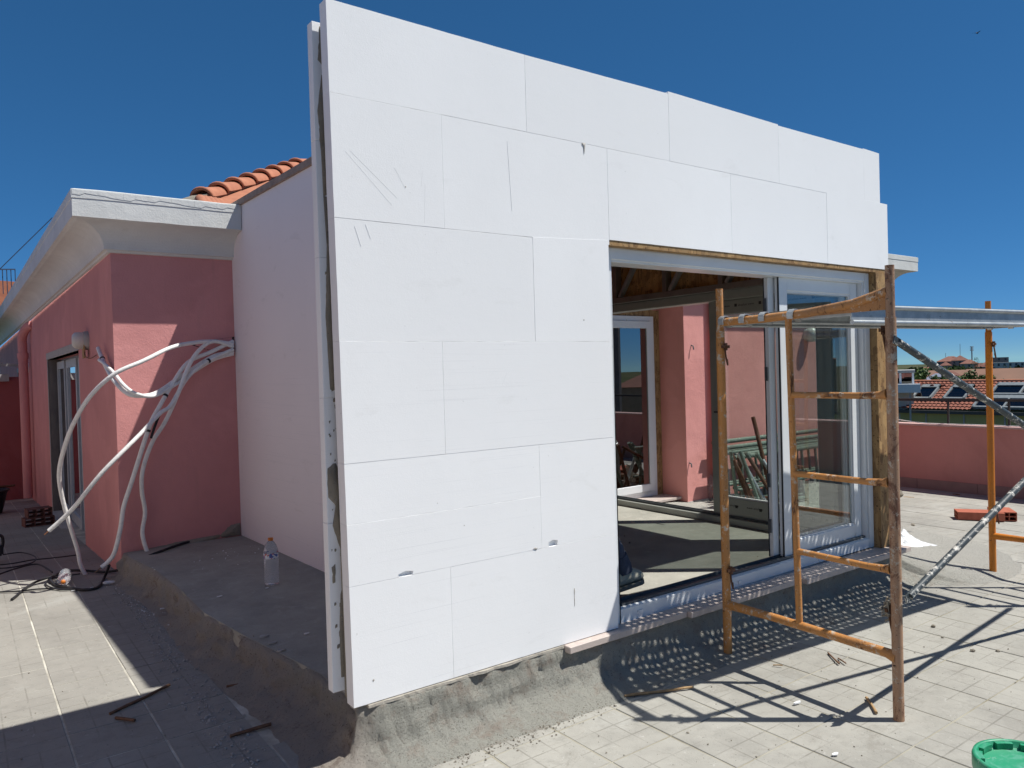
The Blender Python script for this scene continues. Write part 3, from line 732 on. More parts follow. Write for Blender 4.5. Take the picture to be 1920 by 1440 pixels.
def pl(q, z):
    pts = [(X_side(4.0)-.001, YW-q, z+ (.004 if z > 2.75 else 0))]
    for k in range(1, 8):
        t = k/8; pts.append((lerp(X_side(4.0), XW-q, t), YW-q, z+noise.noise(Vector((t*9, z*3, 0)))*.003*(q > .25)))
    pts.append((XW-q, YW-q, z-.004*(z > 2.75)))
    for y in (6, 9, 13, 18, 25): pts.append((XW-q-.004*(y-4), y, z+.002*(y-4)))
    return pts
cornice(proft, pl, 1, 'cornice', CORN, HL)
# cracked filler band along the top of the fascia
for k in range(7):
    x0 = -.49+.18*k; mb = MB(); x1 = x0+.179
    zz = 2.826+.010*math.sin(k*2.1); z2 = 2.826+.010*math.sin(k*2.1+2.1)
    if x1 < .79: mb.prism([(x0, zz), (lerp(x0, x1, .3), zz-.004), (lerp(x0, x1, .5), z2+.006), (x1, z2-.002), (x1, 2.866), (x0, 2.867)], YW-.3050, YW-.3028, 'y'); mb.build('fascia_patch', CORN, HL, bevel=.001)
# roof and hip tiles
mb = MB(); mb.add([(.19, 4.31, 2.80), (3.7, 7.8, 4.8), (4.2, 7.8, 4.8), (4.2, 4.31, 2.80)], [(0, 3, 2, 1)]); mb.add([(.19, 4.31, 2.80), (3.7, 7.8, 4.8), (3.7, 21, 4.8), (.19, 25, 2.80)], [(0, 1, 2, 3)])
mb.build('roof_slope', CLAY, HL)
hd = Vector((1, 1, .567)).normalized(); hp = Vector((.515, 4.678, 3.02))
up_ = Vector((0, 0, 1)); hr = hd.cross(up_).normalized(); hu = hr.cross(hd)
def hip_tile(i):
    c = hp+hd*(.335*i); mb = MB(); n = 10; L = .40
    for (rad, t0) in (((.118, .092), 0),):
        vs = []
        for (s_, r_, lift) in ((0, .122, .030), (.02, .126, .034), (.05, .118, .026), (L, .095, .0)):
            for k in range(n+1):
                an = math.pi*k/n; vs.append(c+hd*s_+hr*(math.cos(an)*r_)+hu*(math.sin(an)*r_*.80+lift-.03))
        for (s_, r_, lift) in ((L, .082, -.012), (0, .108, .016)):
            for k in range(n+1):
                an = math.pi*k/n; vs.append(c+hd*s_+hr*(math.cos(an)*r_)+hu*(math.sin(an)*r_*.80+lift-.03))
        m = n+1; fs = [(a_*m+k, a_*m+k+1, ((a_+1) % 6)*m+k+1, ((a_+1) % 6)*m+k) for a_ in range(6) for k in range(n)]
    mb.add(vs, fs, True); return mb.build('hip_tile', CLAY, HL)
for i in range(1, 9): hip_tile(i)
mb = MB(); mb.bar(hp-hd*.1-hu*.02, hp+hd*3.2-hu*.02, .15, .10); mb.build('hip_mortar', MORT, HL)
for i in range(5):   # eaves tiles just above the cornice end
    mb = MB(); x = .58+.07*i; mb.tube([(x, 4.16+.1*i, 2.885+.02*i), (x+.05, 4.53+.1*i, 3.04+.02*i)], .05, 10); mb.build('eaves_tile', CLAY, HL)
# door openings on the left wall
def opening(y0, y1, zt_, zb, depth, name):
    D = MB(); D.box((XW+depth, y0, zb), (XW+depth+.02, y1, zt_)); d = D.build('door', simple('pale_blue_door', (.34, .39, .44), (.28, .33, .38), .5, bump=0), HL)
    J = MB(); J.box((XW-.012, y0-.10, zt_), (XW+.10, y1+.08, zt_+.09)); J.box((XW-.006, y1, zb), (XW+.15, y1+.06, zt_)); J.box((XW+.001, y0-.04, zb), (XW+.17, y0, zt_)); J.build('door_surround', STONEL, HL)
    MB().box((XW+.004, y1-.012, zb), (XW+depth, y1-.001, zt_)).build('door_reveal', STONE, HL)
    MB().box((XW-.06, y0, zb), (XW+depth, y1, zb+.05)).build('door_step', STONEL, HL)
    return d
d1 = opening(6.40, 9.83, 1.72, -.50, .17, 'door')
for (y0, y1, xx) in ((6.6, 7.65, .155), (7.75, 8.8, .14), (8.85, 9.77, .125)):
    mb = MB()
    pf_y(mb, y0, y1, -.44, 1.68, XW+xx-.02, XW+xx+.02, .09, .12, .10); mb.build('door_leaf', simple('white_door_leaf', (.42, .46, .49), (.36, .40, .43), .5, bump=0), HL)
    MB().box((XW+xx-.004, y0+.09, -.32), (XW+xx+.004, y1-.09, 1.58)).build('door_pane', GLASSD, HL)
d2 = opening(14.3, 16.5, 1.64, -.78, .17, 'door')
# downpipe with swan neck, bricks under it
mb = MB(); c = (-.33, 12.0); mb.tube(smooth_path([(XW+.02, 12.4, 2.40), (-.25, 12.6, 2.36), (-.31, 12.8, 2.21), (-.31, 12.85, 1.98), (-.31, 12.85, 1.2), (-.31, 12.85, -.60)], 6), .072, 14); mb.build('downpipe', PINK, HL)
MB().tube([(-.31, 12.85, 1.83), (-.31, 12.85, 1.93)], .086, 14).build('pipe_collar', PINK, HL)
# wall lamps
def bulkhead(y, z, parent, oval=True, broken=False):
    mb = MB(); mb.lathe((XW, y, z), [(0, .045), (.085, .045), (.092, .03), (.092, 0)], 20, Matrix.Rotation(-math.pi/2, 3, 'Y')); o = mb.build('lamp_base', PVC if not broken else STONEL, parent)
    mb = MB(); mb.lathe((XW-.046, y, z), [(.082, 0), (.085, .03), (.078, .07), (.055, .09), (0, .096)], 20, Matrix.Rotation(-math.pi/2, 3, 'Y')); mb.build('lamp_globe', PLAST, parent)
bulkhead(13.48, 1.68, HL); bulkhead(5.64, 1.785, HL, broken=True)
MB().box((XW-.05, 5.57, 1.61), (XW-.035, 5.69, 1.76)).build('lamp_backboard', WOOD, HL)
mb = MB(); mb.tube(smooth_path([(XW-.04, 5.62, 1.71), (-.24, 5.5, 1.63), (-.22, 5.3, 1.60), (-.21, 5.0, 1.62)]), .004, 6); mb.build('lamp_wire', WOODD, HL)
# awning bracket
mb = MB(); mb.box((-.35, 13.12, 1.64), (-.28, 13.18, 2.09)); mb.bar((-.33, 13.15, 1.72), (-1.6, 13.15, 1.80), .05, .05); mb.build('awning_bracket', STUD, HL)
MB().box((-.70, 13.8, 1.45), (-.48, 13.899, 1.58)).build('wall_vent', STONEL, HL)

BW = thing('added_bounce_wall', (-3.1, 5, -.3), 'added unseen pink wall left of the terrace, bouncing warm light into the shade', 'wall')  # unseen wall added to bounce warm light onto the shaded left side
MB().box((-3.3, -3.5, -.8), (-3.0, 13.88, 2.7)).build('wall', m_stucco('rose_bounce_stucco', (.50, .385, .365), (.44, .34, .32)), BW)
MB().box((-3.36, -3.55, 2.701), (-2.94, 13.88, 2.78)).build('coping', STONEL, BW)
# ================================================================== RIGHT WING OF THE PINK HOUSE
HR = thing('pink_wing', (7, 3.6, -.3), 'sunlit pink stucco wing behind and right of the extension with a flat coved cornice', 'house')
YR = 2.90; XR = 9.91
mb = MB()
mb.box((4.29, 3.302, 2.02), (5.378, 3.5, 2.47)); mb.box((4.29, 3.302, -.3), (4.50, 3.5, 2.02))
mb.box((5.38, YR, -.45), (5.72, 3.5, 2.47)); mb.box((5.721, YR+.06, -.5), (XR, 3.5, 2.47)); mb.box((XR-.25, 3.501, -.5), (XR, 12, 2.47))
mb.build('wall', PINKL, HR)
mb = MB(); mb.box((5.372, YR-.012, -.30), (5.728, YR+.0, -.17)); mb.box((5.729, YR+.046, -.36), (XR-.1, YR+.058, -.19)); mb.build('skirting', STONEL, HR)
prof2 = [(q*1.06, z+.075) for q, z in prof]
def pr_(q, z): return [(4.32, YR-q+.03, z), (XR+q, YR-q+.03, z), (XR+q, 12, z)]
cornice(prof2, pr_, 1, 'cornice', CORN, HR)
MB().box((4.32, 3.0, 2.55), (XR+.1, 12, 2.86)).build('flat_roof', CORN, HR)
MB().box((5.378-.115, 3.27, -.2), (5.3775, 3.301, 2.02)).build('door_board', OSB, HR)
MB().box((4.50, 3.27, 1.95), (5.2625, 3.301, 2.03)).build('door_board', OSB, HR)
mb = MB(); profile_frame(mb, 4.22, 5.262, -.115, 1.948, 3.245, 3.30, .055, .06, .055); wf = mb.build('terrace_door', PVC, HR, bevel=.003)
mb = MB(); profile_frame(mb, 4.30, 5.205, -.055, 1.89, 3.225, 3.262, .075, .085, .08); mb.build('door_sash', PVC, wf, bevel=.003)
MB().box((4.375, 3.238, .03), (5.13, 3.246, 1.81)).build('glass', GLASSD, wf)
for x in (4.45, 5.08): MB().box((x, 3.236, -.09), (x+.03, 3.2445, -.075)).build('drain_cap', PVC, wf)
MB().box((4.29, 2.98, -.145), (5.37, 3.30, -.116)).build('door_sill', MARBLE, HR, bevel=.003)
MB().box((4.32, 3.01, -.30), (5.33, 3.29, -.1455)).build('sill_brick', BRICKD, HR)
mb = MB(); mb.tube([(5.90, 2.895, -.28), (5.90, 2.895, 2.4)], .048, 14); mb.build('downpipe', PINKL, HR)
for z in (.35, 1.62): MB().tube([(5.90, 2.895, z-.012), (5.90, 2.895, z+.012)], .054, 14).build('pipe_collar', PINKL, HR)
for z, x in ((1.60, 5.50), (.27, 5.42)): MB().tube([(x, YR-.001, z), (x, YR-.03, z-.01), (x, YR-.035, z-.05)], .007, 6).build('pipe_hook', DARKT, HR)
lp = at(1513, 628, y=YR+.05)
mb = MB(); mb.lathe((lp.x, YR+.059, lp.z), [(0, .16), (.05, .155), (.09, .12), (.10, .08), (.09, .04), (.08, .0)], 20, Matrix.Rotation(math.pi/2, 3, 'X')); mb.build('wall_lamp', PLAST, HR)

# ================================================================== PARAPET AND RAILING
PX = 9.2
PW = thing('parapet_wall', (PX+.1, 0, -.38), 'low dull pink parapet wall closing the terrace on the right', 'wall')
MB().box((PX, -9, -.55), (PX+.2, 2.955, .475)).build('wall', PINKD, PW)
for k in range(16):
    y0 = 2.95-.75*k; MB().box((PX-.022, y0-.745, -.5), (PX-.001, y0, -.24)).build('skirting_slab', simple('parapet_skirting%d' % (k % 2), (.33, .20, .175), (.27, .17, .15), .85), PW)
MB().box((PX-.02, -9, .4755), (PX+.22, 2.958, .50)).build('coping', simple('pale_pink_coping', (.52, .34, .31), (.45, .29, .27), .8), PW, bevel=.004)
RL = thing('railing', (PX+.12, 0, .5), 'thin dark steel railing on top of the pink parapet', 'railing')
MB().bar((PX+.1, 2.95, .82), (PX+.1, -9, .86), .045, .035).build('handrail', simple('dark_rail_paint', (.05, .045, .045), bump=0), RL)
for y in (1.84, 1.12, .2, -.8, -1.8, -2.8, -4, -5.2, -6.4): MB().bar((PX+.1, y, .50), (PX+.1, y, .81), .022, .022, (0, 1, 0)).build('baluster', simple('dark_rail_post', (.05, .045, .045), bump=0), RL)
mb = MB(); mb.tube(smooth_path([(PX+.05, 2.6, .56), (PX+.0, 2.2, .52), (PX+.04, 1.9, .506), (PX+.1, 1.4, .508), (PX+.06, .8, .507)]), .006, 6)
tag(mb.build('cord', COND), 'loose pale cord lying along the top of the pink parapet', 'cord')

# ================================================================== SCAFFOLD
P1 = Vector((2.159, -.175, ZF)); tv = Vector((-.058, -.998, 0)).normalized(); uv = Vector((.9965, -.083, 0)).normalized()
W = .98
def frame(base, label, mats, name='scaffold'):
    T = thing(name, base, label, 'scaffold frame', 'ladder type scaffold frames beside the opening')
    def q(s, z): return base+tv*s+Vector((0, 0, z))
    r = .0235
    # bent top: rear post top is a bit lower than the front
    for s, mt in ((0, mats[0]), (W, mats[1])):
        mb = MB(); mb.tube([q(s, 0), q(s, .6), q(s, 1.2), q(s, 1.80)], r, 16); mb.build('post', mt, T)
        mb = MB(); mb.tube([q(s, 1.80), q(s, 2.03)], r*.84, 14); mb.build('spigot', mt, T)
        for z in (1.88, 1.97, .25): MB().tube([q(s, z)-uv*.0245+tv*.0, q(s, z)-uv*.0248+Vector((0, 0, .001))], .006, 8).build('pin_hole', BLACK, T)
    mb = MB(); mb.tube([q(.02, 1.845), q(.3, 1.845), q(.55, 1.852), q(.8, 1.875), q(.97, 1.915)], .022, 14)
    mb.build('top_bar', mats[0], T)
    mb = MB(); mb.add([q(.62, 1.835)+uv*.003, q(.975, 1.835)+uv*.003, q(.975, 1.90)+uv*.003, q(.75, 1.87)+uv*.003, q(.62, 1.835)-uv*.003, q(.975, 1.835)-uv*.003, q(.975, 1.90)-uv*.003, q(.75, 1.87)-uv*.003],
                      [(0, 1, 2, 3), (7, 6, 5, 4), (0, 4, 5, 1), (1, 5, 6, 2), (2, 6, 7, 3), (3, 7, 4, 0)]); mb.build('gusset', mats[0], T)
    mb = MB(); mb.tube([q(0, .282), q(.3, .29), q(.6, .29), q(.93, .288), q(.98, .28)], [.025, .021, .021, .022, .03], 14); mb.build('bottom_bar', mats[0], T)
    mb = MB(); mb.tube([q(.47, .30), q(.46, .9), q(.445, 1.83)], .0165, 12); mb.build('ladder_stile', mats[0], T)
    for z in (.665, 1.055, 1.45):
        mb = MB(); mb.tube([q(.462, z), q(.55, z), q(.85, z-.0), q(.93, z+.004), q(.96, z+.008)], [.016, .0155, .0155, .018, .026], 12); mb.build('rung', mats[0], T)
    for s, z, sg in ((0, 1.71, 1), (0, .48, 1), (W, 1.745, -1), (W, .49, -1)):
        b = q(s, z)+tv*(sg*.035) + uv*(-.0)
        mb = MB(); mb.box((-.03, -.006, -.008), (.03, .006, .008), Matrix.Translation(b)); mb.tube([b+Vector((0, 0, .02)), b-Vector((0, 0, .02))], .011, 8)
        mb.tube(smooth_path([b+Vector((-.005, 0, 0)), b+Vector((-.012, -.01, -.05)), b+Vector((0, -.012, -.10)), b+Vector((.012, 0, -.07))]), .005, 6)
        mb.build('lock_pin', RUST, T)
    return T
FA = frame(P1, 'nearer worn orange scaffold frame standing in front of the open sliding door', (ORANGE, ORANGE2))
FB = frame(P1+uv*2.80, 'farther bright orange scaffold frame cut by the right edge of the picture', (ORANGE3, ORANGE3))
# mortar clot on the lower pin of the near front post
b = P1+tv*(W-.045)+Vector((0, 0, .50)); mb = MB(); vs = []
for k in range(30):
    mb.tube([b+Vector((rnd.gauss(0, .014), rnd.gauss(0, .012), rnd.gauss(0, .02))), b+Vector((rnd.gauss(0, .018), rnd.gauss(0, .012), rnd.gauss(-.02, .03)))], .005, 5)
mb.build('mortar_clot', MORT, FA)
# planks
def plank(s0, s1, hooks, label):
    T = thing('scaffold_plank', P1+tv*s0+Vector((0, 0, 1.85)), label, 'plank', 'perforated steel scaffold planks')
    O = P1+Vector((0, 0, 0)); Z0 = 1.78; ZT = 1.878; L0, L1 = .035, 2.765
    def q(u_, s, z): return O+uv*u_+tv*s+Vector((0, 0, z))
    # deck with punched holes
    mb = MB(); cell = .0467; nu = int((L1-L0)/cell); margin = .035; ns = max(2, int((s1-s0-2*margin)/cell)); cs = (s1-s0-2*margin)/ns
    cells = []
    for i in range(nu):
        for j in range(ns):
            u0 = L0+i*cell; v0 = s0+margin+j*cs; cu = u0+cell/2; cv = v0+cs/2
            hole = not (i < 2 or i > nu-3 or (i % 14) in (0,)) and (i+j) % 1 == 0
            oc = [(u0, v0), (cu, v0), (u0+cell, v0), (u0+cell, cv), (u0+cell, v0+cs), (cu, v0+cs), (u0, v0+cs), (u0, cv)]
            if hole:
                r_ = .0098 if (i+j) % 2 == 0 else .0060
                off = cs*.0
                ic = [(cu+r_*math.cos(a_), cv+r_*math.sin(a_)) for a_ in [math.radians(x_) for x_ in (-135, -90, -45, 0, 45, 90, 135, 180)]]
                vs = [q(a_, b_, ZT) for a_, b_ in oc]+[q(a_, b_, ZT) for a_, b_ in ic]
                mb.add(vs, [(k, (k+1) % 8, 8+(k+1) % 8, 8+k) for k in range(8)])
            else: mb.add([q(a_, b_, ZT) for a_, b_ in oc], [tuple(range(8))])
    for (va, vb) in ((s0, s0+margin), (s1-margin, s1)): mb.quad(q(L0, va, ZT), q(L0+nu*cell, va, ZT), q(L0+nu*cell, vb, ZT), q(L0, vb, ZT))
    mb.build('deck', GALV, T, fix=False)
    for s in (s0, s1):
        sg = 1 if s == s1 else -1
        deep = s > .7; lo = .092 if deep else .056
        mb = MB()
        for (dz0, dz1, o_) in ((-.001, -.018, .004), (-.018, -(lo-.020), -.004), (-(lo-.020), -lo, .004)):
            a_ = q(L0, s+sg*o_, ZT+dz0); 
            vs = [q(L0, s+sg*o_, ZT+dz0), q(L1, s+sg*o_, ZT+dz0), q(L1, s+sg*o_, ZT+dz1), q(L0, s+sg*o_, ZT+dz1)]
            vs += [v-tv*sg*.006 for v in vs]
            mb.add(vs, [(0, 1, 2, 3), (7, 6, 5, 4), (0, 4, 5, 1), (1, 5, 6, 2), (2, 6, 7, 3), (3, 7, 4, 0)])
        mb.tube([q(L0, s+sg*.001, ZT-.012), q(L1, s+sg*.001, ZT-.012)], .011, 8); mb.tube([q(L0, s, ZT-lo+.007), q(L1, s, ZT-lo+.007)], .012 if deep else .008, 8)
        mb.build('side_rail', GALV, T)
    for u_ in (L0, L1): MB().bar(q(u_, s0, ZT-.03), q(u_, s1, ZT-.03), .006, .05).build('end_plate', GALV, T)
    for h in hooks:
        for u_, sg in ((0, 1), (2.80, -1)):
            mb = MB(); pts = []
            for a_ in range(-30, 215, 22):
                an = math.radians(a_); pts.append(q(u_+sg*math.cos(an)*.029, h, 1.848+math.sin(an)*.029))
            for k in range(len(pts)-1):
                mb.bar(pts[k], pts[k+1]+(pts[k+1]-pts[k]).normalized()*.002, .034, .006, up=(pts[k]-q(u_, h, 1.848)).normalized())
            mb.bar(q(u_+sg*.028, h, 1.84), q(u_+sg*.045, h, 1.82), .034, .02); mb.build('hook', GALV, T)
    return T
plank(-.02, .235, (.03, .17), 'narrow perforated steel plank nearest the wall, hooked on the near frame')
plank(.25, .77, (.30, .475), 'wider perforated steel plank on the outer side, hooked on the near frame')
# cross braces between the front posts
def brace(a, b, label, y=0):
    T = thing('cross_brace', a, label, 'brace', 'cross braces between the scaffold frames')
    mb = MB(); mb.tube([a, a.lerp(b, .3), a.lerp(b, .7), b], .0165, 12); mb.build('tube', DARKP, T)
    for p, d in ((a, (b-a).normalized()), (b, (a-b).normalized())):
        MB().bar(p-d*.03, p+d*.05, .006, .035).build('flattened_end', DARKP, T)
PF = P1+tv*W; 
a1 = PF+tv*.03+Vector((0, 0, 1.69)); a2 = PF+tv*.03+Vector((0, 0, .57)); q1 = PF+uv*2.8+tv*.03+Vector((0, 0, .57)); q2 = PF+uv*2.8+tv*.03+Vector((0, 0, 1.69))
brace(a1, q1, 'dark brace tube falling from the near post top towards the right'); brace(a2+tv*.03, q2+tv*.03, 'dark brace tube rising from the near post foot towards the right')

# ================================================================== CONDUITS
def pipe3(pts, r, label, name='insulated_pipe', ties=(), mat=COND, tip=None, group='white insulated pipes hanging from the hole in the pink wall'):
    P = [at(a_, b_, y=c_+.385+.05*(c_-3.77)) for a_, b_, c_ in pts]; S = smooth_path(P, 8); r *= 1.16
    T = thing(name, S[0], label, 'pipe', group)
    mb = MB(); mb.tube(S, r, 12); mb.build('sleeve', mat, T)
    if tip:
        d = (S[-1]-S[-4]).normalized(); MB().tube([S[-1]-d*.01, S[-1]+d*tip], .005, 8).build('copper_end', COPPER, T)
    for k in ties:
        i = int(k*(len(S)-1)); d = (S[i+1]-S[i-1]).normalized(); MB().tube([S[i]-d*.009, S[i]+d*.009], r*1.25, 10).build('tape_band', BLACK, T)
    return T, S
h0 = (437, 645, 3.74)   # depths are taken against the pink wall
pipe3([h0, (400, 640, 3.70), (360, 643, 3.55), (320, 652, 3.42), (270, 676, 3.34), (215, 701, 3.34), (170, 742, 3.45), (140, 790, 3.6), (122, 835, 3.75), (111, 885, 3.9), (116, 930, 4.0), (131, 985, 4.05), (145, 1030, 4.1), (152, 1062, 4.1), (168, 1089, 4.1)], .0145, 'white pipe making the widest arc and ending on the sunlit tiles', tip=.05)
pipe3([(437, 655, 3.73), (385, 680, 3.66), (350, 710, 3.60), (320, 760, 3.52), (300, 775, 3.46), (262, 815, 3.38), (225, 852, 3.34), (190, 888, 3.36), (160, 925, 3.42), (140, 950, 3.5), (115, 975, 3.56), (92, 995, 3.6)], .0145, 'straight white pipe slanting down left with a bare copper tip', tip=.045, ties=(.08,))
pipe3([(437, 640, 3.75), (395, 660, 3.70), (352, 680, 3.64), (322, 722, 3.58), (300, 760, 3.52), (284, 790, 3.5), (270, 830, 3.5), (248, 900, 3.55), (232, 950, 3.6), (226, 990, 3.62), (215, 1035, 3.64), (203, 1053, 3.66), (190, 1064, 3.66)], .0150, 'shaded white pipe reaching the floor at the corner of the pink wall', ties=(.30, .46), tip=.06)
pipe3([(437, 650, 3.74), (400, 640, 3.68), (372, 658, 3.62), (352, 690, 3.58), (335, 735, 3.55), (310, 790, 3.55), (285, 830, 3.56), (268, 880, 3.58), (266, 920, 3.62), (272, 960, 3.68), (267, 1000, 3.69), (276, 1036, 3.69)], .0145, 'shaded white pipe hanging nearly straight above the plinth edge')
pipe3([(437, 660, 3.74), (400, 668, 3.70), (360, 692, 3.66), (330, 712, 3.62), (290, 738, 3.52), (255, 742, 3.48), (235, 735, 3.52), (214, 714, 3.66), (200, 690, 3.9), (190, 668, 4.1), (184, 653, 4.25)], .0150, 'white pipe looping up to the broken wall lamp', ties=(.88,))
pipe3([(437, 664, 3.74), (402, 674, 3.70), (362, 698, 3.66), (334, 718, 3.60), (290, 742, 3.50), (255, 738, 3.46), (232, 722, 3.52), (214, 700, 3.7), (196, 682, 3.9), (186, 675, 4.0)], .0125, 'shorter white pipe taped beside the loop to the wall lamp')
t_, s_ = pipe3([(300, 775, 3.50), (290, 800, 3.50), (283, 822, 3.50)], .009, 'short black sleeve taped between the hanging white pipes', 'black_sleeve', mat=BLACK, group=None); t_['category'] = 'sleeve'
del t_
# black cables on the floor
def cable(pts, r, label, z=None):
    P = [at(a_, b_, z=c_) for a_, b_, c_ in pts]; mb = MB(); mb.tube(smooth_path(P, 8), r, 8)
    return tag(mb.build('cable', BLACK), label, 'cable')
g = ZF+.012
cable([(452, 988, -.044), (420, 1002, -.044), (360, 1014, -.044), (300, 1034, -.044), (262, 1050, -.10), (235, 1065, -.2), (200, 1072, g), (160, 1070, g), (130, 1070, g), (110, 1076, g), (95, 1085, g), (105, 1097, g), (130, 1102, g), (160, 1106, g), (185, 1100, g), (196, 1082, g), (205, 1060, -.12)], .011, 'thick black cable running along the plinth and looping on the sunlit tiles')
cable([(165, 1104, g), (120, 1106, g), (92, 1100, g), (86, 1092, g), (100, 1084, g), (150, 1076, g)], .006, 'thin black cable loop beside the lying bottle')
cable([(150, 1104, g), (80, 1104, g), (40, 1108, g), (0, 1110, g), (-60, 1112, g)], .006, 'thin black cable running off the left edge over sunlit tiles')
cable([(110, 1077, g), (70, 1090, g), (45, 1105, g), (30, 1118, g), (22, 1124, g)], .010, 'frayed dark cable end pointing at the camera on sunlit tiles')
cable([(-10, 1080, g), (30, 1066, g), (70, 1058, g), (98, 1073, g)], .007, 'dark cable entering from the left edge in front of the lying bottle')
cable([(150, 1040, g-.02), (100, 1046, g-.02), (60, 1050, g-.02), (20, 1057, g-.02), (-20, 1060, g-.02)], .006, 'black lead lying in the shade left of the pink corner')
cable([(5, 1040, g-.02), (40, 1036, g-.02), (66, 1044, g-.02), (60, 1055, g-.02), (20, 1064, g-.02), (-20, 1066, g-.02)], .006, 'black lead curled beside the power tool at the left edge')

# ---- bottles
def bottle(M, label, cap=True, lying=False, s=1.0, labelled=True):
    T = thing('plastic_bottle', M.translation, label, 'bottle')
    prof = [(0, .004), (.030, 0), (.044, .006), (.047, .02)]
    for k in range(9):
        z = .035+.0155*k; prof += [(.0478, z), (.0445, z+.0075)]
    prof += [(.0478, .178), (.0478, .215), (.045, .232), (.036, .262), (.020, .286), (.0140, .292), (.0135, .302)]
    R3 = M.to_3x3()
    mb = MB(); mb.lathe(M.translation, [(r*s, z*s) for r, z in prof], 28, R3); mb.build('body', PET, T)
    mb = MB(); mb.lathe(M.translation, [(.0165*s, .292*s), (.017*s, .310*s), (.0*s, .3105*s)], 18, R3); mb.build('cap', CAP, T)
    if labelled:
        t = NT('bottle_label'); p = t.pos((1, 1, 1), True)
        a_ = t.mix(t.ramp(t.noise(p, 38, 2), .44, .48), (.5, .06, .06), (.70, .74, .78)); a_ = t.mix(t.ramp(t.noise(p, 55, 1), .55, .58), a_, (.05, .12, .38)); t.set(a_, .4)
        mb = MB(); mb.lathe(M.translation, [(.0484*s, .180*s), (.0484*s, .214*s)], 28, R3); mb.build('label', t.m, T)
    return T
b0 = at(510, 1096, z=-.056); bottle(Matrix.Translation((b0.x, b0.y, -.056)), 'upright clear water bottle with orange cap standing on the shaded plinth', s=1.04)
b1 = at(123, 1075, z=ZF+.05); b2 = at(116, 1104, z=ZF+.03)
dv = (b2-b1); dv.z = 0; dv.normalize()
bottle(Matrix.Translation((b1.x, b1.y, ZF+.048)) @ dv.to_track_quat('Z', 'Y').to_matrix().to_4x4(), 'clear water bottle with orange cap lying among cables on sunlit tiles', s=.98, labelled=False)

# ---- bricks
def hollow_brick(M, mat, label, L=.30, H=.11, Wd=.20, group=None, nx=3, nz=2):
    mb = MB(); t = .009; ys = [0, L]
    mb.box((0, 0, 0), (Wd, L, t), M); mb.box((0, 0, H-t), (Wd, L, H), M)
    for k in range(nx+1): x = k*(Wd-t)/nx; mb.box((x, .0005, t), (x+t, L-.0005, H-t), M)
    for k in range(1, nz): z = k*(H-t)/nz; mb.box((t*.5, .001, z), (Wd-t*.5, L-.001, z+t), M)
    return tag(mb.build('hollow_brick', mat), label, 'brick', group)
def gz(x, y): return zfl(x, y)
bb = at(1800, 975, z=-.30); Mz = Matrix.Rotation(math.radians(-62), 4, 'Z')
hollow_brick(Matrix.Translation((7.20, .86, gz(7, .6)+.001)) @ Matrix.Rotation(math.radians(-146), 4, 'Z'), BRICK, 'red hollow brick lying flat behind the bright scaffold post, left one', L=.42, H=.08)
hollow_brick(Matrix.Translation((7.27, .50, gz(7.2, .6)+.001)) @ Matrix.Rotation(math.radians(-56), 4, 'Z'), BRICK, 'red hollow brick right behind the bright scaffold post with its holes showing', L=.30, H=.09)
for k, (p, l_) in enumerate((((-.60, 8.78, 0), 'lower dark brown brick of the stack under the left downpipe'), ((-.56, 8.83, .112), 'upper dark brown brick of the stack under the left downpipe'))):
    hollow_brick(Matrix.Translation((p[0], p[1], gz(p[0], p[1])+p[2])) @ Matrix.Rotation(math.radians(8), 4, 'Z') @ Matrix.Translation((0, 0, 0)), BRICKD, l_, L=.2, Wd=.34-.06*k)
hollow_brick(Matrix.Translation((5.72, 2.42, gz(5.7, 2.4))) @ Matrix.Rotation(math.radians(20), 4, 'Z'), BRICK, 'red hollow brick at the foot of the scaffold pile seen through the opening', L=.18, Wd=.30)

# ---- green bucket
_b = at(1921, 1434, z=.01); bc = Vector((_b.x, _b.y, ZF)) 
Tb = thing('bucket', bc, 'green plastic bucket with a cement stained recessed lid at the lower right corner', 'bucket')
rb = .150; hb = .27
mb = MB(); mb.lathe(bc, [(0, .0), (.115, .002), (.14, hb-.03), (.146, hb-.03)], 40); mb.build('pail', simple('dark_green_pail', (.02, .10, .05), rough=.45, bump=.05), Tb)
mb = MB(); mb.lathe(bc, [(0, hb-.018), (.125, hb-.018), (.131, hb-.014), (.134, hb+.004), (.138, hb+.008), (.147, hb+.006), (rb, hb-.002), (rb, hb-.04), (.146, hb-.042)], 64); mb.build('lid', GREENB, Tb)
for k in range(10):
    a0 = 2*math.pi*k/10; n = 6; vs = []
    for j in range(n+1):
        a_ = a0+.44*j/n
        for (r_, z_) in ((.118, hb-.016), (.118, hb+.003), (.135, hb+.003), (.135, hb-.016)): vs.append(bc+Vector((r_*math.cos(a_), r_*math.sin(a_), z_)))
    fs = [(j*4+i, (j+1)*4+i, (j+1)*4+(i+1) % 4, j*4+(i+1) % 4) for j in range(n) for i in range(4)]+[(0, 1, 2, 3), (n*4+3, n*4+2, n*4+1, n*4)]
    MB().add(vs, fs).build('lid_rib', GREENB, Tb)

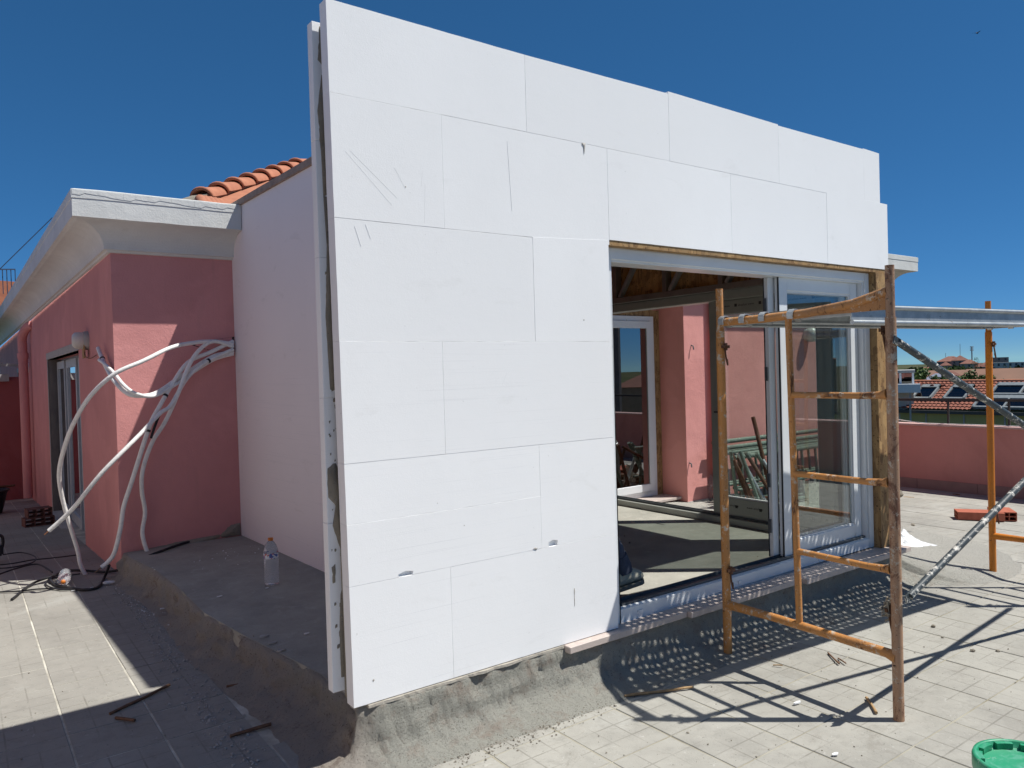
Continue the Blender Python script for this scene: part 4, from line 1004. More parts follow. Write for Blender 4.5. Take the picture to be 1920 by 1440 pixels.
# ---- wooden sticks, chips, stones on the floor
def stick(a, b, wd, mat, label, z=None, bend=0):
    za = ZF if z is None else z
    A = at(*a, z=za+.008); B = at(*b, z=za+.012); n = max(2, int((B-A).length/.05)); mb = MB(); P = [A.lerp(B, k/n)+Vector((0, 0, .0015*math.sin(k*1.3)))+Vector((rnd.gauss(0, .0012), rnd.gauss(0, .0012), 0)) for k in range(n+1)]
    mb.tube(P, [wd*(.72+.2*rnd.random()) for _ in P], 5); return tag(mb.build('wood_stick', mat), label, 'stick')
stick((1170, 1305), (1300, 1288), .0085, WOOD, 'long pale wooden stick lying across the scaffold shadow')
stick((206, 1338), (318, 1284), .010, WOODD, 'long brown stick crossing the shadow edge on the left tiles')
stick((217, 1346), (253, 1351), .009, WOODD, 'short brown stick below the long stick on the left tiles')
stick((432, 1380), (508, 1357), .010, WOODD, 'reddish brown stick in shade left of the wall corner')
stick((425, 1287), (480, 1280), .008, WOODD, 'brown stick in shade near the plinth foot')
stick((375, 1211), (415, 1208), .006, WOODD, 'small brown stick high on the shaded plinth foot')
stick((1552, 1224), (1573, 1244), .006, WOODD, 'thin dark splinter left of the near scaffold post')
stick((1571, 1234), (1586, 1244), .005, WOODD, 'short thin splinter touching the dark splinter')
stick((1625, 1308), (1643, 1336), .0085, WOOD, 'short thick pale splinter left of the near post foot')
stick((1450, 1247), (1467, 1248), .004, WOOD, 'small pale twig near the plank shadow')
stick((1695, 933), (1714, 934), .018, WOOD, 'flat piece of wood near the distant parapet, left one', -.36)
stick((1786, 927), (1800, 928), .012, WOODD, 'small flat piece of wood near the parapet in the middle', -.37)
stick((1868, 924), (1905, 926), .022, WOOD, 'long flat board lying at the parapet foot on the right', -.38)
def flake(px, py, s, z=None, label=None, mat=CHIP, grp=None, asp=2, name='foam_flake', cat='flake'):
    z = ZF if z is None else z; c = at(px, py, z=z+.004); mb = MB(); n = 9; a0 = rnd.random()*3; vs = []
    for k in range(n):
        a_ = 2*math.pi*k/n; r = s*rnd.uniform(.7, 1.15); vs.append(c+Vector((math.cos(a_+a0)*r, math.sin(a_+a0)*r/asp, rnd.uniform(0, s*.15))))
    top = [v+Vector((0, 0, s*.22+rnd.uniform(0, s*.1))) for v in vs]
    mb.add(vs+top, [tuple(range(n))[::-1], tuple(range(n, 2*n))]+[(i, (i+1) % n, (i+1) % n+n, i+n) for i in range(n)])
    return tag(mb.build(name, mat), label, cat, grp)
flake(1494, 1320, .026, label='flat white foam flake between the scaffold shadows', asp=3)
flake(1566, 1416, .020, label='crumpled white flake near the bottom edge')
flake(500, 1103, .014, -.056, 'small white flake just in front of the upright bottle'); flake(412, 1119, .017, -.056, 'white flake left of the upright bottle on the plinth'); flake(575, 1189, .018, -.056, 'white flake near the right end of the shaded plinth')
flake(432, 1259, .035, label='long white flake in the shade at the plinth foot', asp=3); flake(205, 1094, .045, -.24, 'crumpled translucent scrap below the hanging pipes', SHEET)
for (px, py, s) in ((330, 1158, .03), (322, 1166, .02), (305, 1142, .018), (338, 1151, .02), (318, 1172, .014)): flake(px, py, s, -.235, 'white foam flake in the crumbs at the middle of the left plinth foot', grp='foam flakes at the plinth foot', mat=SHEET)
for (px, py) in ((245, 1085), (258, 1094), (272, 1112), (240, 1078), (262, 1104)): flake(px, py, .014, -.24, 'small white foam flake near the corner where plinth and pink wall meet', grp='foam flakes near the pink corner')
for (px, py, s) in ((495, 1195, .03), (512, 1207, .025), (528, 1221, .026)): flake(px, py, s, -.06, 'grey plaster flake resting on the broken plinth edge', grp='plaster flakes on the plinth edge', mat=STONEL)
flake(172, 1102, .014, ZF+.012, 'white foam bead on the cable end'); flake(138, 1108, .02, label='white foam flake on sunlit tiles beside the cable', asp=3)
flake(1597, 1103, .024, -.22, 'blue plastic cap in the perforated shadow', BLUEP, cat='plastic cap', name='blue_cap')
def stone(px, py, s, label, z=None):
    z = ZF if z is None else z; c = at(px, py, z=z); bm = bmesh.new(); bmesh.ops.create_icosphere(bm, subdivisions=2, radius=s)
    for v in bm.verts: v.co *= 1+.45*noise.noise(v.co*60/ (s*60)*1.3+Vector((px, py, 0))); v.co.z *= .7; v.co += Vector((c.x, c.y, z+s*.5))
    mb = MB(); mb.add([v.co.copy() for v in bm.verts], [tuple(v.index for v in f.verts) for f in bm.faces]); bm.free(); return tag(mb.build('mortar_lump', MORT), label, 'lump')
stone(1750, 1176, .013, 'dark mortar lump between the brace shadows right of the near post'); stone(1824, 1222, .012, 'dark mortar lump right of the near post, left one of two'); stone(1871, 1222, .011, 'dark mortar lump right of the near post, right one of two')
stone(1290, 1375, .006, 'tiny dark pebble below the scaffold shadow'); stone(1712, 986, .02, 'grey lump on the apron beside the plastic sheet', -.2); stone(1767, 1196, .007, 'tiny dark pebble on the brace shadow')
stone(1684, 931, .06, 'grey rubble piece beside the foam board at the right jamb', -.26)

# ---- foam board leaning and crumpled sheet at the right end of the wall
mb = MB(); mb.box((4.42, .12, -.10), (4.47, .62, .95)); tag(mb.build('foam_board', EPS), 'white foam board standing on end against the right end of the extension', 'board')
def sheet():
    n = 26; vs = []; fs = []
    c = at(1700, 1003, z=-.12)
    for i in range(n):
        for j in range(n):
            u_ = i/(n-1)-.5; v_ = j/(n-1)-.5; x = c.x+u_*.42; y = c.y+.05+v_*.42
            r = math.hypot(u_, v_)*2; h = max(0, 1-r*1.05)*.11+abs(noise.fractal(Vector((x*9, y*9, 3)), 1, 2, 4))*.05*max(0, 1.2-r)
            z_ = -.17-.05*max(0, (x-4.6)); vs.append((x+noise.noise(Vector((x*8, y*8, 1)))*.03, y+noise.noise(Vector((x*8, y*8, 9)))*.03, z_+h))
    for i in range(n-1):
        for j in range(n-1): a_ = i*n+j; fs.append((a_, a_+n, a_+n+1, a_+1))
    mb = MB(); mb.add(vs, fs, False); tag(mb.build('plastic_sheet', SHEET), 'crumpled white plastic sheet heaped at the right end of the extension', 'plastic sheet')
sheet()

# ---- objects seen through the extension: stacked scaffold parts
def stack_frame(x0, x1, y, z, lean, mat, label, n=4):
    T = thing('stacked_frame', (x0, y, z), label, 'scaffold frame', 'green scaffold frames stacked against the pink wing')
    hgt = .62
    def q(x, h): return Vector((x, y+lean*h, z+h))
    for h in (.03, hgt): MB().tube([q(x0, h), q(x1, h)], .026, 12).build('rail', mat, T)
    MB().tube([q(x0, hgt*.42), q(x1, hgt*.42)], .017, 10).build('stile', mat, T)
    for k in range(n):
        x = lerp(x0+.12, x1-.12, k/(n-1)); MB().tube([q(x, .03), q(x, hgt)], .017, 10).build('rung', mat, T)
f0 = gz(6.5, 2.5)
stack_frame(5.75, 8.2, 2.76, f0+.02, .10, GREENP, 'dark green scaffold frame lying on edge, closest to the pink wing wall', 4)
stack_frame(5.70, 8.1, 2.66, f0+.02, .08, GREENP, 'dark green scaffold frame lying on edge, second from the wall', 5)
stack_frame(5.78, 8.3, 2.56, f0+.0, .06, GREENP, 'pale splashed green scaffold frame lying on edge, third from the wall', 4)
stack_frame(5.66, 8.2, 2.44, f0+.0, .04, GREENP, 'dark green scaffold frame lying on edge, frontmost of the stack', 3)
for i_, h_ in enumerate((.76, .70)):
    T = MB().tube([(5.72, 2.80-.09*i_, f0+h_), (8.2, 2.80-.09*i_, f0+h_)], .027, 12).build('green_tube', GREENP)
    tag(T, ('green tube on top of the stacked frames, nearest the wall', 'green tube on top of the stacked frames, second from the wall')[i_], 'tube', 'green tubes on the stacked frames')
def tube2(a, b, r, mat, label):
    mb = MB(); mb.tube([a, a.lerp(b, .5), b], r, 10); d = (b-a).normalized(); T = thing('scaffold_tube', b, label, 'tube', 'loose scaffold tubes leaning on the stack'); mb.build('tube', mat, T)
    MB().tube([b-d*.10, b-d*.02], r*1.5, 8).build('coupler', RUST, T)
V = Vector
tube2(at(1372, 852, y=2.36), at(1412, 958, z=-.24), .022, RUST, 'brown rusty tube leaning leftmost on the stacked frames')
tube2(at(1385, 856, y=2.34), at(1400, 930, z=-.22), .018, RUST, 'thin brown tube beside the leftmost leaning tube')
tube2(at(1384, 850, y=2.3), at(1446, 962, z=-.24), .021, GALV, 'shiny bare steel tube leaning on the stacked frames')
tube2(at(1398, 848, y=2.34), at(1462, 950, z=-.24), .022, GREENP, 'green tube leaning right of the shiny steel tube')
tube2(at(1412, 782, y=2.45), at(1445, 918, y=2.2), .024, RUST, 'tall dark rusty tube standing above the stacked frames')
for k, (px, py) in enumerate(((1430, 950), (1448, 958), (1455, 935), (1418, 955), (1466, 930), (1440, 940))):
    c = at(px, py, z=-.20); mb = MB()
    mb.tube([c+V((-.03, 0, 0)), c+V((.03, .02, .01))], .032, 10, caps=False); mb.tube([c+V((0, -.03, .03)), c+V((0, .03, .03))], .026, 10); mb.box((-.02, -.05, .03), (.02, .05, .04), Matrix.Translation(c))
    tag(mb.build('coupler_clamp', RUST if k % 2 else STONEL), 'rusty scaffold coupler lying at the foot of the leaning tubes', 'coupler', 'loose couplers at the tube feet')
for k, (xa, za, xb, zb, mt, lb) in enumerate(((1375, 862, 1425, 962, RUST, 'dark tube crossing low in front of the leaning tubes'), (1388, 846, 1432, 966, GREENP, 'green tube third from the left in the leaning bundle'), (1406, 860, 1470, 966, RUST, 'brown tube leaning in the middle of the bundle'), (1418, 850, 1476, 942, GREENP, 'green tube leaning at the right of the bundle'), (1370, 846, 1385, 960, GREENP, 'upright green tube at the left end of the bundle'), (1430, 862, 1490, 960, GALV, 'grey tube at the far right of the leaning bundle'))):
    tube2(at(xa, za, y=2.28), at(xb, zb, z=-.24), .020, mt, lb)
# short perforated plank offcut
mb = MB(); c = at(1518, 965, z=-.26)
M = Matrix.Translation(c) @ Matrix.Rotation(math.radians(-12), 4, 'Z') @ Matrix.Rotation(math.radians(-14), 4, 'X')
nx, nz = 9, 9; cs_ = .036
for i in range(nx):
    for j in range(nz):
        u0 = i*cs_; v0 = j*cs_; cu = u0+cs_/2; cv = v0+cs_/2; oc = [(u0, v0), (cu, v0), (u0+cs_, v0), (u0+cs_, cv), (u0+cs_, v0+cs_), (cu, v0+cs_), (u0, v0+cs_), (u0, cv)]
        if (i+j) % 2 == 0:
            ic = [(cu+.009*math.cos(math.radians(a_)), cv+.009*math.sin(math.radians(a_))) for a_ in (-135, -90, -45, 0, 45, 90, 135, 180)]
            mb.add([M@V((a_, 0, b_)) for a_, b_ in oc+ic], [(k, (k+1) % 8, 8+(k+1) % 8, 8+k) for k in range(8)])
        else: mb.add([M@V((a_, 0, b_)) for a_, b_ in oc], [tuple(range(8))])
L_ = nx*cs_; mb.box((0, 0, 0), (L_, .05, .012), M); mb.box((0, 0, L_), (L_, .05, L_+.004), M)
tag(mb.build('perforated_plate', simple('cement_covered_steel', (.42, .40, .34), (.34, .32, .27), .7), fix=False), 'cement covered perforated plank end propped behind the door glass', 'plank')
# demijohn style water jug
c = at(1333, 943, z=-.25); T = thing('water_jug', (c.x, c.y, -.25), 'clear plastic water jug with red handle by the pink downpipe', 'jug')
mb = MB(); mb.lathe((c.x, c.y, -.25), [(0, 0), (.08, 0), (.085, .02), (.082, .10), (.086, .12), (.082, .22), (.05, .29), (.022, .32), (.02, .34)], 20); mb.build('body', PET, T)
mb = MB(); mb.tube([V((c.x+.03*math.cos(a_), c.y, -.25+.335+.03*math.sin(a_))) for a_ in [k*.5 for k in range(13)]], .005, 6); mb.build('handle', simple('red_plastic', (.5, .04, .03), bump=0), T)
# timber pieces on the terrace by the wing (seen mirrored in the door glass)
for k, (x, y, an, L_) in enumerate(((6.45, 1.65, 20, .7), (6.5, 1.62, 48, .8), (6.35, 1.55, 65, .6))):
    M = Matrix.Translation((x, y, gz(x, y)+.03+.045*k)) @ Matrix.Rotation(math.radians(an), 4, 'Z'); mb = MB(); mb.box((-L_/2, -.05, -.02), (L_/2, .05, .02), M)
    tag(mb.build('timber_plank', WOODD), ('dark timber plank lying lowest of three on the far terrace', 'longest dark timber plank lying across the other two', 'topmost short dark timber plank of three on the far terrace')[k], 'plank', 'timber planks on the far terrace')

# ---- black tub and power tool on the left
c = V((-.965, 11.37, gz(-.9, 11.37))); T = thing('black_tub', c, 'black plastic mixing tub in the shade in front of the red cross wall', 'tub')
mb = MB(); mb.lathe(c, [(0, .01), (.22, .01), (.30, .34), (.33, .35), (.33, .37), (.295, .37), (.21, .04), (0, .035)], 28); mb.build('shell', BLACK, T)
mb = MB(); mb.tube([c+V((-.3, 0, .39)), c+V((.4, .1, .40))], .018, 8); tag(mb.build('rod', RUST), 'dark rod lying across the rim of the black tub', 'rod')
c = at(-4, 1042, z=-.27); T = thing('power_tool', (c.x, c.y, -.27), 'black power tool cut by the left edge of the picture, standing in shade', 'power tool')
mb = MB(); mb.box((c.x-.18, c.y-.05, -.27), (c.x+.045, c.y+.05, -.17)); mb.build('body', BLACK, T, bevel=.015, seg=2)
mb = MB(); mb.tube(smooth_path([V((c.x+.035, c.y, -.20)), V((c.x+.045, c.y, -.14)), V((c.x+.03, c.y, -.08)), V((c.x-.05, c.y, -.065)), V((c.x-.14, c.y, -.07))], 5), .014, 8); mb.build('handle', BLACK, T)

# ================================================================== PERSON seated inside, mostly hidden by the wall
def person():
    o = V((1.30, .42, 0)); T = thing('person', (o.x, o.y, 0), 'person in dark jeans and worn olive shoe sitting behind the front wall', 'person')
    J = {'pel': (1.27, .44, .53), 'spn': (1.24, .44, .72), 'chs': (1.25, .44, .92), 'nck': (1.28, .44, 1.08), 'hd0': (1.31, .44, 1.17), 'hd1': (1.335, .44, 1.27),
         'hl': (1.30, .36, .51), 'kl': (1.70, .335, .505), 'al': (1.86, .345, .205), 'bl': (1.875, .345, .13), 'tl': (1.96, .34, .14),
         'hr': (1.30, .53, .51), 'kr': (1.60, .60, .52), 'ar': (1.55, .62, .10), 'br': (1.57, .62, .05), 'tr': (1.70, .63, .035),
         'sl': (1.26, .27, 1.03), 'el': (1.33, .20, .78), 'wl': (1.48, .28, .64), 'gl': (1.55, .30, .60),
         'sr': (1.26, .61, 1.03), 'er': (1.33, .68, .78), 'wr': (1.50, .62, .66), 'gr': (1.56, .60, .62)}
    Rr = {'pel': .13, 'spn': .125, 'chs': .14, 'nck': .055, 'hd0': .085, 'hd1': .088, 'hl': .085, 'kl': .062, 'al': .045, 'bl': .020, 'tl': .012, 'hr': .085, 'kr': .062, 'ar': .045, 'br': .020, 'tr': .012,
          'sl': .058, 'el': .043, 'wl': .028, 'gl': .032, 'sr': .058, 'er': .043, 'wr': .028, 'gr': .032}
    E = [('pel', 'spn'), ('spn', 'chs'), ('chs', 'nck'), ('nck', 'hd0'), ('hd0', 'hd1'), ('pel', 'hl'), ('hl', 'kl'), ('kl', 'al'), ('al', 'bl'), ('bl', 'tl'), ('pel', 'hr'), ('hr', 'kr'), ('kr', 'ar'), ('ar', 'br'), ('br', 'tr'),
         ('chs', 'sl'), ('sl', 'el'), ('el', 'wl'), ('wl', 'gl'), ('chs', 'sr'), ('sr', 'er'), ('er', 'wr'), ('wr', 'gr')]
    def skin(names, edges, scale, name, mat, sub=2, root=None):
        ks = list(names); me = bpy.data.meshes.new(name); me.from_pydata([V(J[k])-rootloc(T) for k in ks], [(ks.index(a_), ks.index(b_)) for a_, b_ in edges], [])
        ob = link(name, me, T); ob.modifiers.new('s', 'SKIN'); 
        for i, k in enumerate(ks): r = Rr[k]*scale; me.skin_vertices[0].data[i].radius = (r, r); me.skin_vertices[0].data[i].use_root = (k == (root or ks[0]))
        ss = ob.modifiers.new('u', 'SUBSURF'); ss.levels = sub; ss.render_levels = sub
        bpy.context.view_layer.update(); m2 = bpy.data.meshes.new_from_object(ob.evaluated_get(bpy.context.evaluated_depsgraph_get())); ob.modifiers.clear(); ob.data = m2
        m2.materials.clear(); m2.materials.append(mat)
        for p in m2.polygons: p.use_smooth = True
        return ob
    skin(J.keys(), E, 1, 'body', SKIN)
    leg = [k for k in J if k in ('pel', 'hl', 'kl', 'al', 'hr', 'kr', 'ar')]
    tr = skin(leg, [e for e in E if e[0] in leg and e[1] in leg], 1.16, 'trousers', JEANS, 3)
    for v in tr.data.vertices:
        n = noise.fractal(V((v.co.x*14, v.co.y*14, v.co.z*22)), 1, 2, 4); v.co += v.normal*n*.010
    tp = [k for k in J if k in ('pel', 'spn', 'chs', 'sl', 'el', 'sr', 'er')]; skin(tp, [e for e in E if e[0] in tp and e[1] in tp], 1.10, 'shirt', SHIRT)
    # shoes: lofted sections from heel to toe
    for side, tilt in (('l', -.10), ('r', 0.0)):
        A = V(J['a'+side]); B = V(J['b'+side]); Tt = V(J['t'+side])
        fwd = (Tt-B); fwd.normalize(); rgt = fwd.cross(V((0, 0, 1))).normalized(); upv = rgt.cross(fwd); base = B-fwd*.085
        secs = [(0, .030, .085), (.02, .042, .110), (.06, .046, .112), (.10, .048, .100), (.14, .052, .086), (.18, .054, .074), (.205, .044, .060), (.220, .024, .040)]
        vs = []; n = 14; mb = MB()
        for (s_, w_, h_) in secs:
            for k in range(n):
                a_ = 2*math.pi*k/n; vs.append(base+fwd*s_+rgt*(math.cos(a_)*w_)+upv*(-.045+h_/2+math.sin(a_)*h_/2*(1 if math.sin(a_) > 0 else .95)))
        m = len(secs); mb.add(vs, [(i*n+k, i*n+(k+1) % n, (i+1)*n+(k+1) % n, (i+1)*n+k) for i in range(m-1) for k in range(n)], True); mb.add(vs[:n], [tuple(range(n))]); mb.add(vs[-n:], [tuple(range(n))])
        sh = mb.build('shoe', SHOE, T); mb = MB(); mb.tube([B+V((-.004, 0, .035)), A+V((0, 0, .0)), A+V((-.03, 0, .06))], [.060, .060, .058], 16); mb.build('trouser_cuff', JEANS, T)
        mb = MB(); vs = []
        ring = [(s_, w_) for s_, w_, h_ in secs]
        pts = [base+fwd*s_+rgt*w_ for s_, w_ in ring]+[base+fwd*s_-rgt*w_ for s_, w_ in reversed(ring)]
        N_ = len(pts); lo_ = [p-upv*.062 for p in pts]; hi_ = [p-upv*.040 for p in pts]
        mb.add(lo_+hi_, [tuple(range(N_)), tuple(range(N_, 2*N_))[::-1]]+[(i, (i+1) % N_, (i+1) % N_+N_, i+N_) for i in range(N_)]); mb.build('sole', simple('shoe_rubber'+side, (.20, .195, .165), rough=.8), sh)
        mb = MB()
        for k in range(5):
            s_ = .075+.018*k; mb.bar(base+fwd*s_-rgt*.02+upv*(.064-.006*k), base+fwd*s_+rgt*.02+upv*(.064-.006*k), .005, .006)
        mb.build('laces', STONEL, sh)
    # head details
    h = V(J['hd1'])
    mb = MB(); mb.lathe(h+V((-.012, 0, -.015)), [(.0, .112), (.05, .10), (.085, .06), (.096, .01), (.088, -.03)], 20); mb.build('hair', HAIR, T)
    for s_ in (-1, 1):
        MB().lathe(h+V((.072, s_*.032, -.03)), [(0, .011), (.008, .008), (.011, 0), (.008, -.008), (0, -.011)], 10).build('eye', BLACK, T)
        MB().lathe(h+V((-.01, s_*.088, -.04)), [(0, .03), (.012, .02), (.012, -.015), (0, -.025)], 8).build('ear', SKIN, T)
    MB().tube([h+V((.075, 0, -.03)), h+V((.105, 0, -.062)), h+V((.08, 0, -.07))], [.008, .014, .008], 8).build('nose', SKIN, T)
    MB().tube([h+V((.078, -.022, -.095)), h+V((.088, 0, -.093)), h+V((.078, .022, -.095))], .005, 6).build('mouth', simple('lips', (.35, .14, .11), bump=0), T)
    for sd, sg in (('l', -1), ('r', 1)):
        g_ = V(J['g'+sd])
        for k in range(4):
            o_ = g_+V((.0, (k-1.5)*.017, 0)); L_ = (.075, .085, .08, .065)[k]
            MB().tube([o_, o_+V((L_*.5, 0, -.004)), o_+V((L_*.8, 0, -.024)), o_+V((L_*.85, 0, -.046))], [.009, .0085, .0078, .006], 8).build('finger', SKIN, T)
        MB().tube([g_+V((-.03, -sg*.02, 0)), g_+V((.0, -sg*.045, -.005)), g_+V((.03, -sg*.05, -.012))], [.011, .0095, .007], 8).build('thumb', SKIN, T)
    # upturned bucket as a seat
    S = thing('seat_bucket', (1.22, .46, 0), 'upturned grey bucket that the seated person uses as a stool', 'bucket')
    MB().lathe((1.22, .46, 0), [(.165, 0), (.17, .0), (.17, .025), (.16, .03), (.135, .40), (.0, .405)], 28).build('pail', STONEL, S)
person()

# ================================================================== FAR SURROUNDINGS
# neighbouring tiled roof with skylights
NB = thing('tiled_roof_house', (45, 10, -14), 'long neighbouring house with a red tiled roof and skylights beyond the parapet', 'house')
CLAYF = simple('far_roof_tile', (.28, .105, .07), (.21, .08, .055), .9, sc_=.7, bump=0)
def rooftile(x0, z0, x1, z1, y0, y1, courses, name, parent, pitch_w=.24, mat=CLAY):
    vs = []; ny = int((y1-y0)/(pitch_w/4)); L = math.hypot(x1-x0, z1-z0); nxn, nzn = -(z1-z0)/L, (x1-x0)/L; rows = []
    for c_ in range(courses):
        for e in (0, .98):
            t = (c_+e)/courses; lift = .05*(1-e); rows.append((t, lift))
    for (t, lift) in rows:
        for j in range(ny+1):
            y = y0+(y1-y0)*j/ny; ph = (j % 4); hgt = (.0, .04, .055, .04)[ph]+lift; vs.append((lerp(x0, x1, t)+nxn*hgt, y, lerp(z0, z1, t)+nzn*hgt))
    m = ny+1; fs = [(i*m+j, (i+1)*m+j, (i+1)*m+j+1, i*m+j+1) for i in range(len(rows)-1) for j in range(ny)]
    mb = MB(); mb.add(vs, fs); return tag(mb.build(name, mat, parent, fix=False), kind='stuff')
rooftile(45, -1.56, 48, -.02, -12, 40, 11, 'roof_tiles', NB, .24, CLAYF)
MB().prism([(45.1, -1.65), (48, -.15), (51, -1.65), (51, -14), (45.1, -14)], -12, 40, 'y').build('walls', simple('olive_render', (.46, .41, .17), (.38, .34, .15), .9, sc_=1), NB)
mb = MB(); mb.tube([(48, -12, 0), (48, 40, 0)], .12, 8); mb.build('ridge_tiles', CLAY, NB)
MB().box((44.75, -12, -1.78), (45.08, 40, -1.60)).build('gutter', simple('dark_gutter', (.09, .085, .08), bump=0), NB)
for k in range(24): MB().box((45.05, 38-2.1*k, -5), (45.099, 38-2.1*k+.08, -1.7)).build('wall_joint', STONEL, NB)
def skylight(y, w_, t0, t1, parent, mull=0):
    def q(t, yy, h): return V((lerp(45, 48, t)-.456*h, yy, lerp(-1.56, -.02, t)+.89*h))
    mb = MB()
    for (a0, b0, a1, b1) in ((t0, y-w_, t1, y-w_+.10), (t0, y-.10, t1, y), (t0, y-w_, t0+.035, y), (t1-.10, y-w_, t1, y)):
        P_ = [q(a0, b0, .05), q(a1, b0, .05), q(a1, b1, .05), q(a0, b1, .05), q(a0, b0, .22), q(a1, b0, .22), q(a1, b1, .22), q(a0, b1, .22)]
        mb.add(P_, [(0, 3, 2, 1), (4, 5, 6, 7), (0, 1, 5, 4), (1, 2, 6, 5), (2, 3, 7, 6), (3, 0, 4, 7)])
    for k in range(mull):
        yy = y-w_*(k+1)/(mull+1); mb.bar(q(t0, yy, .2), q(t1, yy, .2), .08, .06)
    s_ = mb.build('skylight', simple('lead_grey_frame', (.24, .27, .28), (.17, .19, .20), .5, bump=0), parent)
    mb = MB(); mb.quad(q(t0, y-w_, .16), q(t1, y-w_, .16), q(t1, y, .16), q(t0, y, .16)); mb.build('skylight_pane', SKYG, s_)
skylight(20.4, 1.15, .30, .80, NB); skylight(18.55, 1.2, .30, .80, NB)
skylight(16.2, 7.5, .46, .86, NB, 4); skylight(16.6, 8.0, .02, .42, NB, 4)
skylight(24.5, 1.2, .30, .80, NB)
for (yy, tt) in ((21.0, .72), (19.6, .75), (18.9, .75), (17.55, .72), (17.0, .62), (17.2, .5)):
    p = V((lerp(45, 48, tt)-.12, yy, lerp(-1.56, -.02, tt)+.13)); MB().tube([p, p+V((0, .08, .10)), p+V((0, .22, .08))], .05, 6).build('roof_hook', BRICKD, NB)

def tree(x, y, zt, r, h, label, n=1500, seedk=0):
    T = thing('tree', (x, y, -14), label, 'tree', 'trees beyond the neighbouring roof')
    mb = MB(); mb.tube([(x, y, -14), (x+.1, y, -8), (x, y+.1, zt-h)], [.4, .3, .2], 8)
    for k in range(6):
        a_ = k*1.05; mb.tube([(x, y, zt-h), (x+math.cos(a_)*r*.6, y+math.sin(a_)*r*.6, zt-h*.35)], [.14, .04], 6)
    mb.build('trunk', WOODD, T)
    t = NT('leaves%d' % seedk); rr = t.n('NewGeometry').outputs['Random Per Island']; g_ = t.mix(rr, (.02, .05, .012), (.085, .13, .03)); t.set(g_, .6, 0, .25)
    t.b.inputs['Subsurface Weight'].default_value = 0
    mb = MB(); rg = random.Random(seedk); cl = [(rg.gauss(0, .48)*r, rg.gauss(0, .48)*r, rg.uniform(-.95, .0)*h) for _ in range(26)]
    for _ in range(n):
        c_ = rg.choice(cl); s_ = r*.22; d = V((rg.gauss(0, 1), rg.gauss(0, 1), rg.gauss(0, 1))).normalized()
        p = V((x+c_[0], y+c_[1], zt+c_[2]))+d*s_*rg.uniform(.6, 1.05)+V((0, 0, -s_)); a_ = V((rg.gauss(0, 1), rg.gauss(0, 1), rg.gauss(0, 1))).normalized(); b_ = a_.cross(d).normalized(); L_ = rg.uniform(.08, .19)
        mb.add([p-a_*L_, p+b_*L_*.55, p+a_*L_, p-b_*L_*.55], [(0, 1, 2, 3)])
    mb.build('crown', t.m, T, fix=False)
def dirpt(px, py, D):   # ground point at horizontal distance D in that direction
    d = ray(px, py); return CC+d*(D/math.hypot(d.x, d.y))
for k, (px, py, D, r, lab) in enumerate(((1718, 688, 68, 2.0, 'bushy green tree right of the white glazed rooftop room'), (1742, 700, 70, 1.4, 'small green tree behind the brace tube'), (1790, 694, 78, 1.9, 'bushy green tree left of the bright scaffold post'), (1812, 700, 74, 1.5, 'light green tree top nearest the bright scaffold post'), (1768, 706, 72, 1.2, 'low green tree top in the middle of the tree row'), (1699, 700, 80, 1.8, 'dark green tree partly behind the white rooftop room'), (1840, 700, 90, 2.2, 'dark green tree right behind the bright scaffold post'))):
    p = dirpt(px, py, D); tree(p.x, p.y, p.z, r, 3.2, lab, 1700, k+1)

# houses
WALLC = [simple('house_wall%d' % i, c, None, .9, sc_=1, bump=0) for i, c in enumerate(((.50, .46, .40), (.42, .30, .24), (.55, .53, .49), (.34, .27, .24), (.47, .40, .30)))]
ROOFC = simple('distant_roof', (.25, .115, .085), (.19, .09, .07), .9, sc_=.5, bump=0)
ROOFB = simple('brown_roof', (.26, .145, .10), (.21, .125, .09), .9, sc_=.6, bump=0)
WIN = simple('distant_window', (.05, .06, .07), rough=.3, bump=0, spec=.5)
def house(x, y, w_, d_, zb, ze, zr, rot, label, wm=0, hip=True, group=None, name='distant_house', rm=None, floors=2, win=True, cat='house'):
    T = thing(name, (x, y, zb), label, cat, group)
    M = Matrix.Translation((x, y, 0)) @ Matrix.Rotation(rot, 4, 'Z')
    mb = MB(); mb.box((-w_/2, -d_/2, zb), (w_/2, d_/2, ze), M); mb.build('wall', WALLC[wm], T)
    if zr > ze:
        k = min(w_, d_)*.5*(.9 if hip else 0); o_ = .3
        mb = MB()
        if w_ >= d_: R_ = [(-w_/2+k, 0), (w_/2-k, 0)]
        else: R_ = [(0, -d_/2+k), (0, d_/2-k)]
        e = [(-w_/2-o_, -d_/2-o_), (w_/2+o_, -d_/2-o_), (w_/2+o_, d_/2+o_), (-w_/2-o_, d_/2+o_)]
        vs = [M@V((a_, b_, ze)) for a_, b_ in e]+[M@V((a_, b_, zr)) for a_, b_ in R_]
        mb.add(vs, [(0, 1, 5, 4), (1, 2, 5), (2, 3, 4, 5), (3, 0, 4)] if w_ >= d_ else [(0, 1, 4), (1, 2, 5, 4), (2, 3, 5), (3, 0, 4, 5)]); mb.add([v-V((0, 0, .05)) for v in vs[:4]], [(0, 1, 2, 3)])
        mb.build('roof', rm or ROOFC, T)
    if win:
        for (ax, ln) in ((0, w_), (1, d_)):
            n = max(1, int(ln/2.6))
            for f_ in range(floors):
                zz = ze-1.9-3*f_
                if zz < zb: continue
                for k in range(n):
                    u_ = -ln/2+(k+.5)*ln/n
                    for s_ in (-1,) if ax == 0 else (-1,):
                        if ax == 0: b_ = ((u_-.5, s_*d_/2-.04, zz), (u_+.5, s_*d_/2, zz+1.3))
                        else: b_ = ((s_*w_/2-.04, u_-.5, zz), (s_*w_/2, u_+.5, zz+1.3))
                        mb = MB(); mb.box(*b_, M); mb.build('window', WIN, T)
    return T
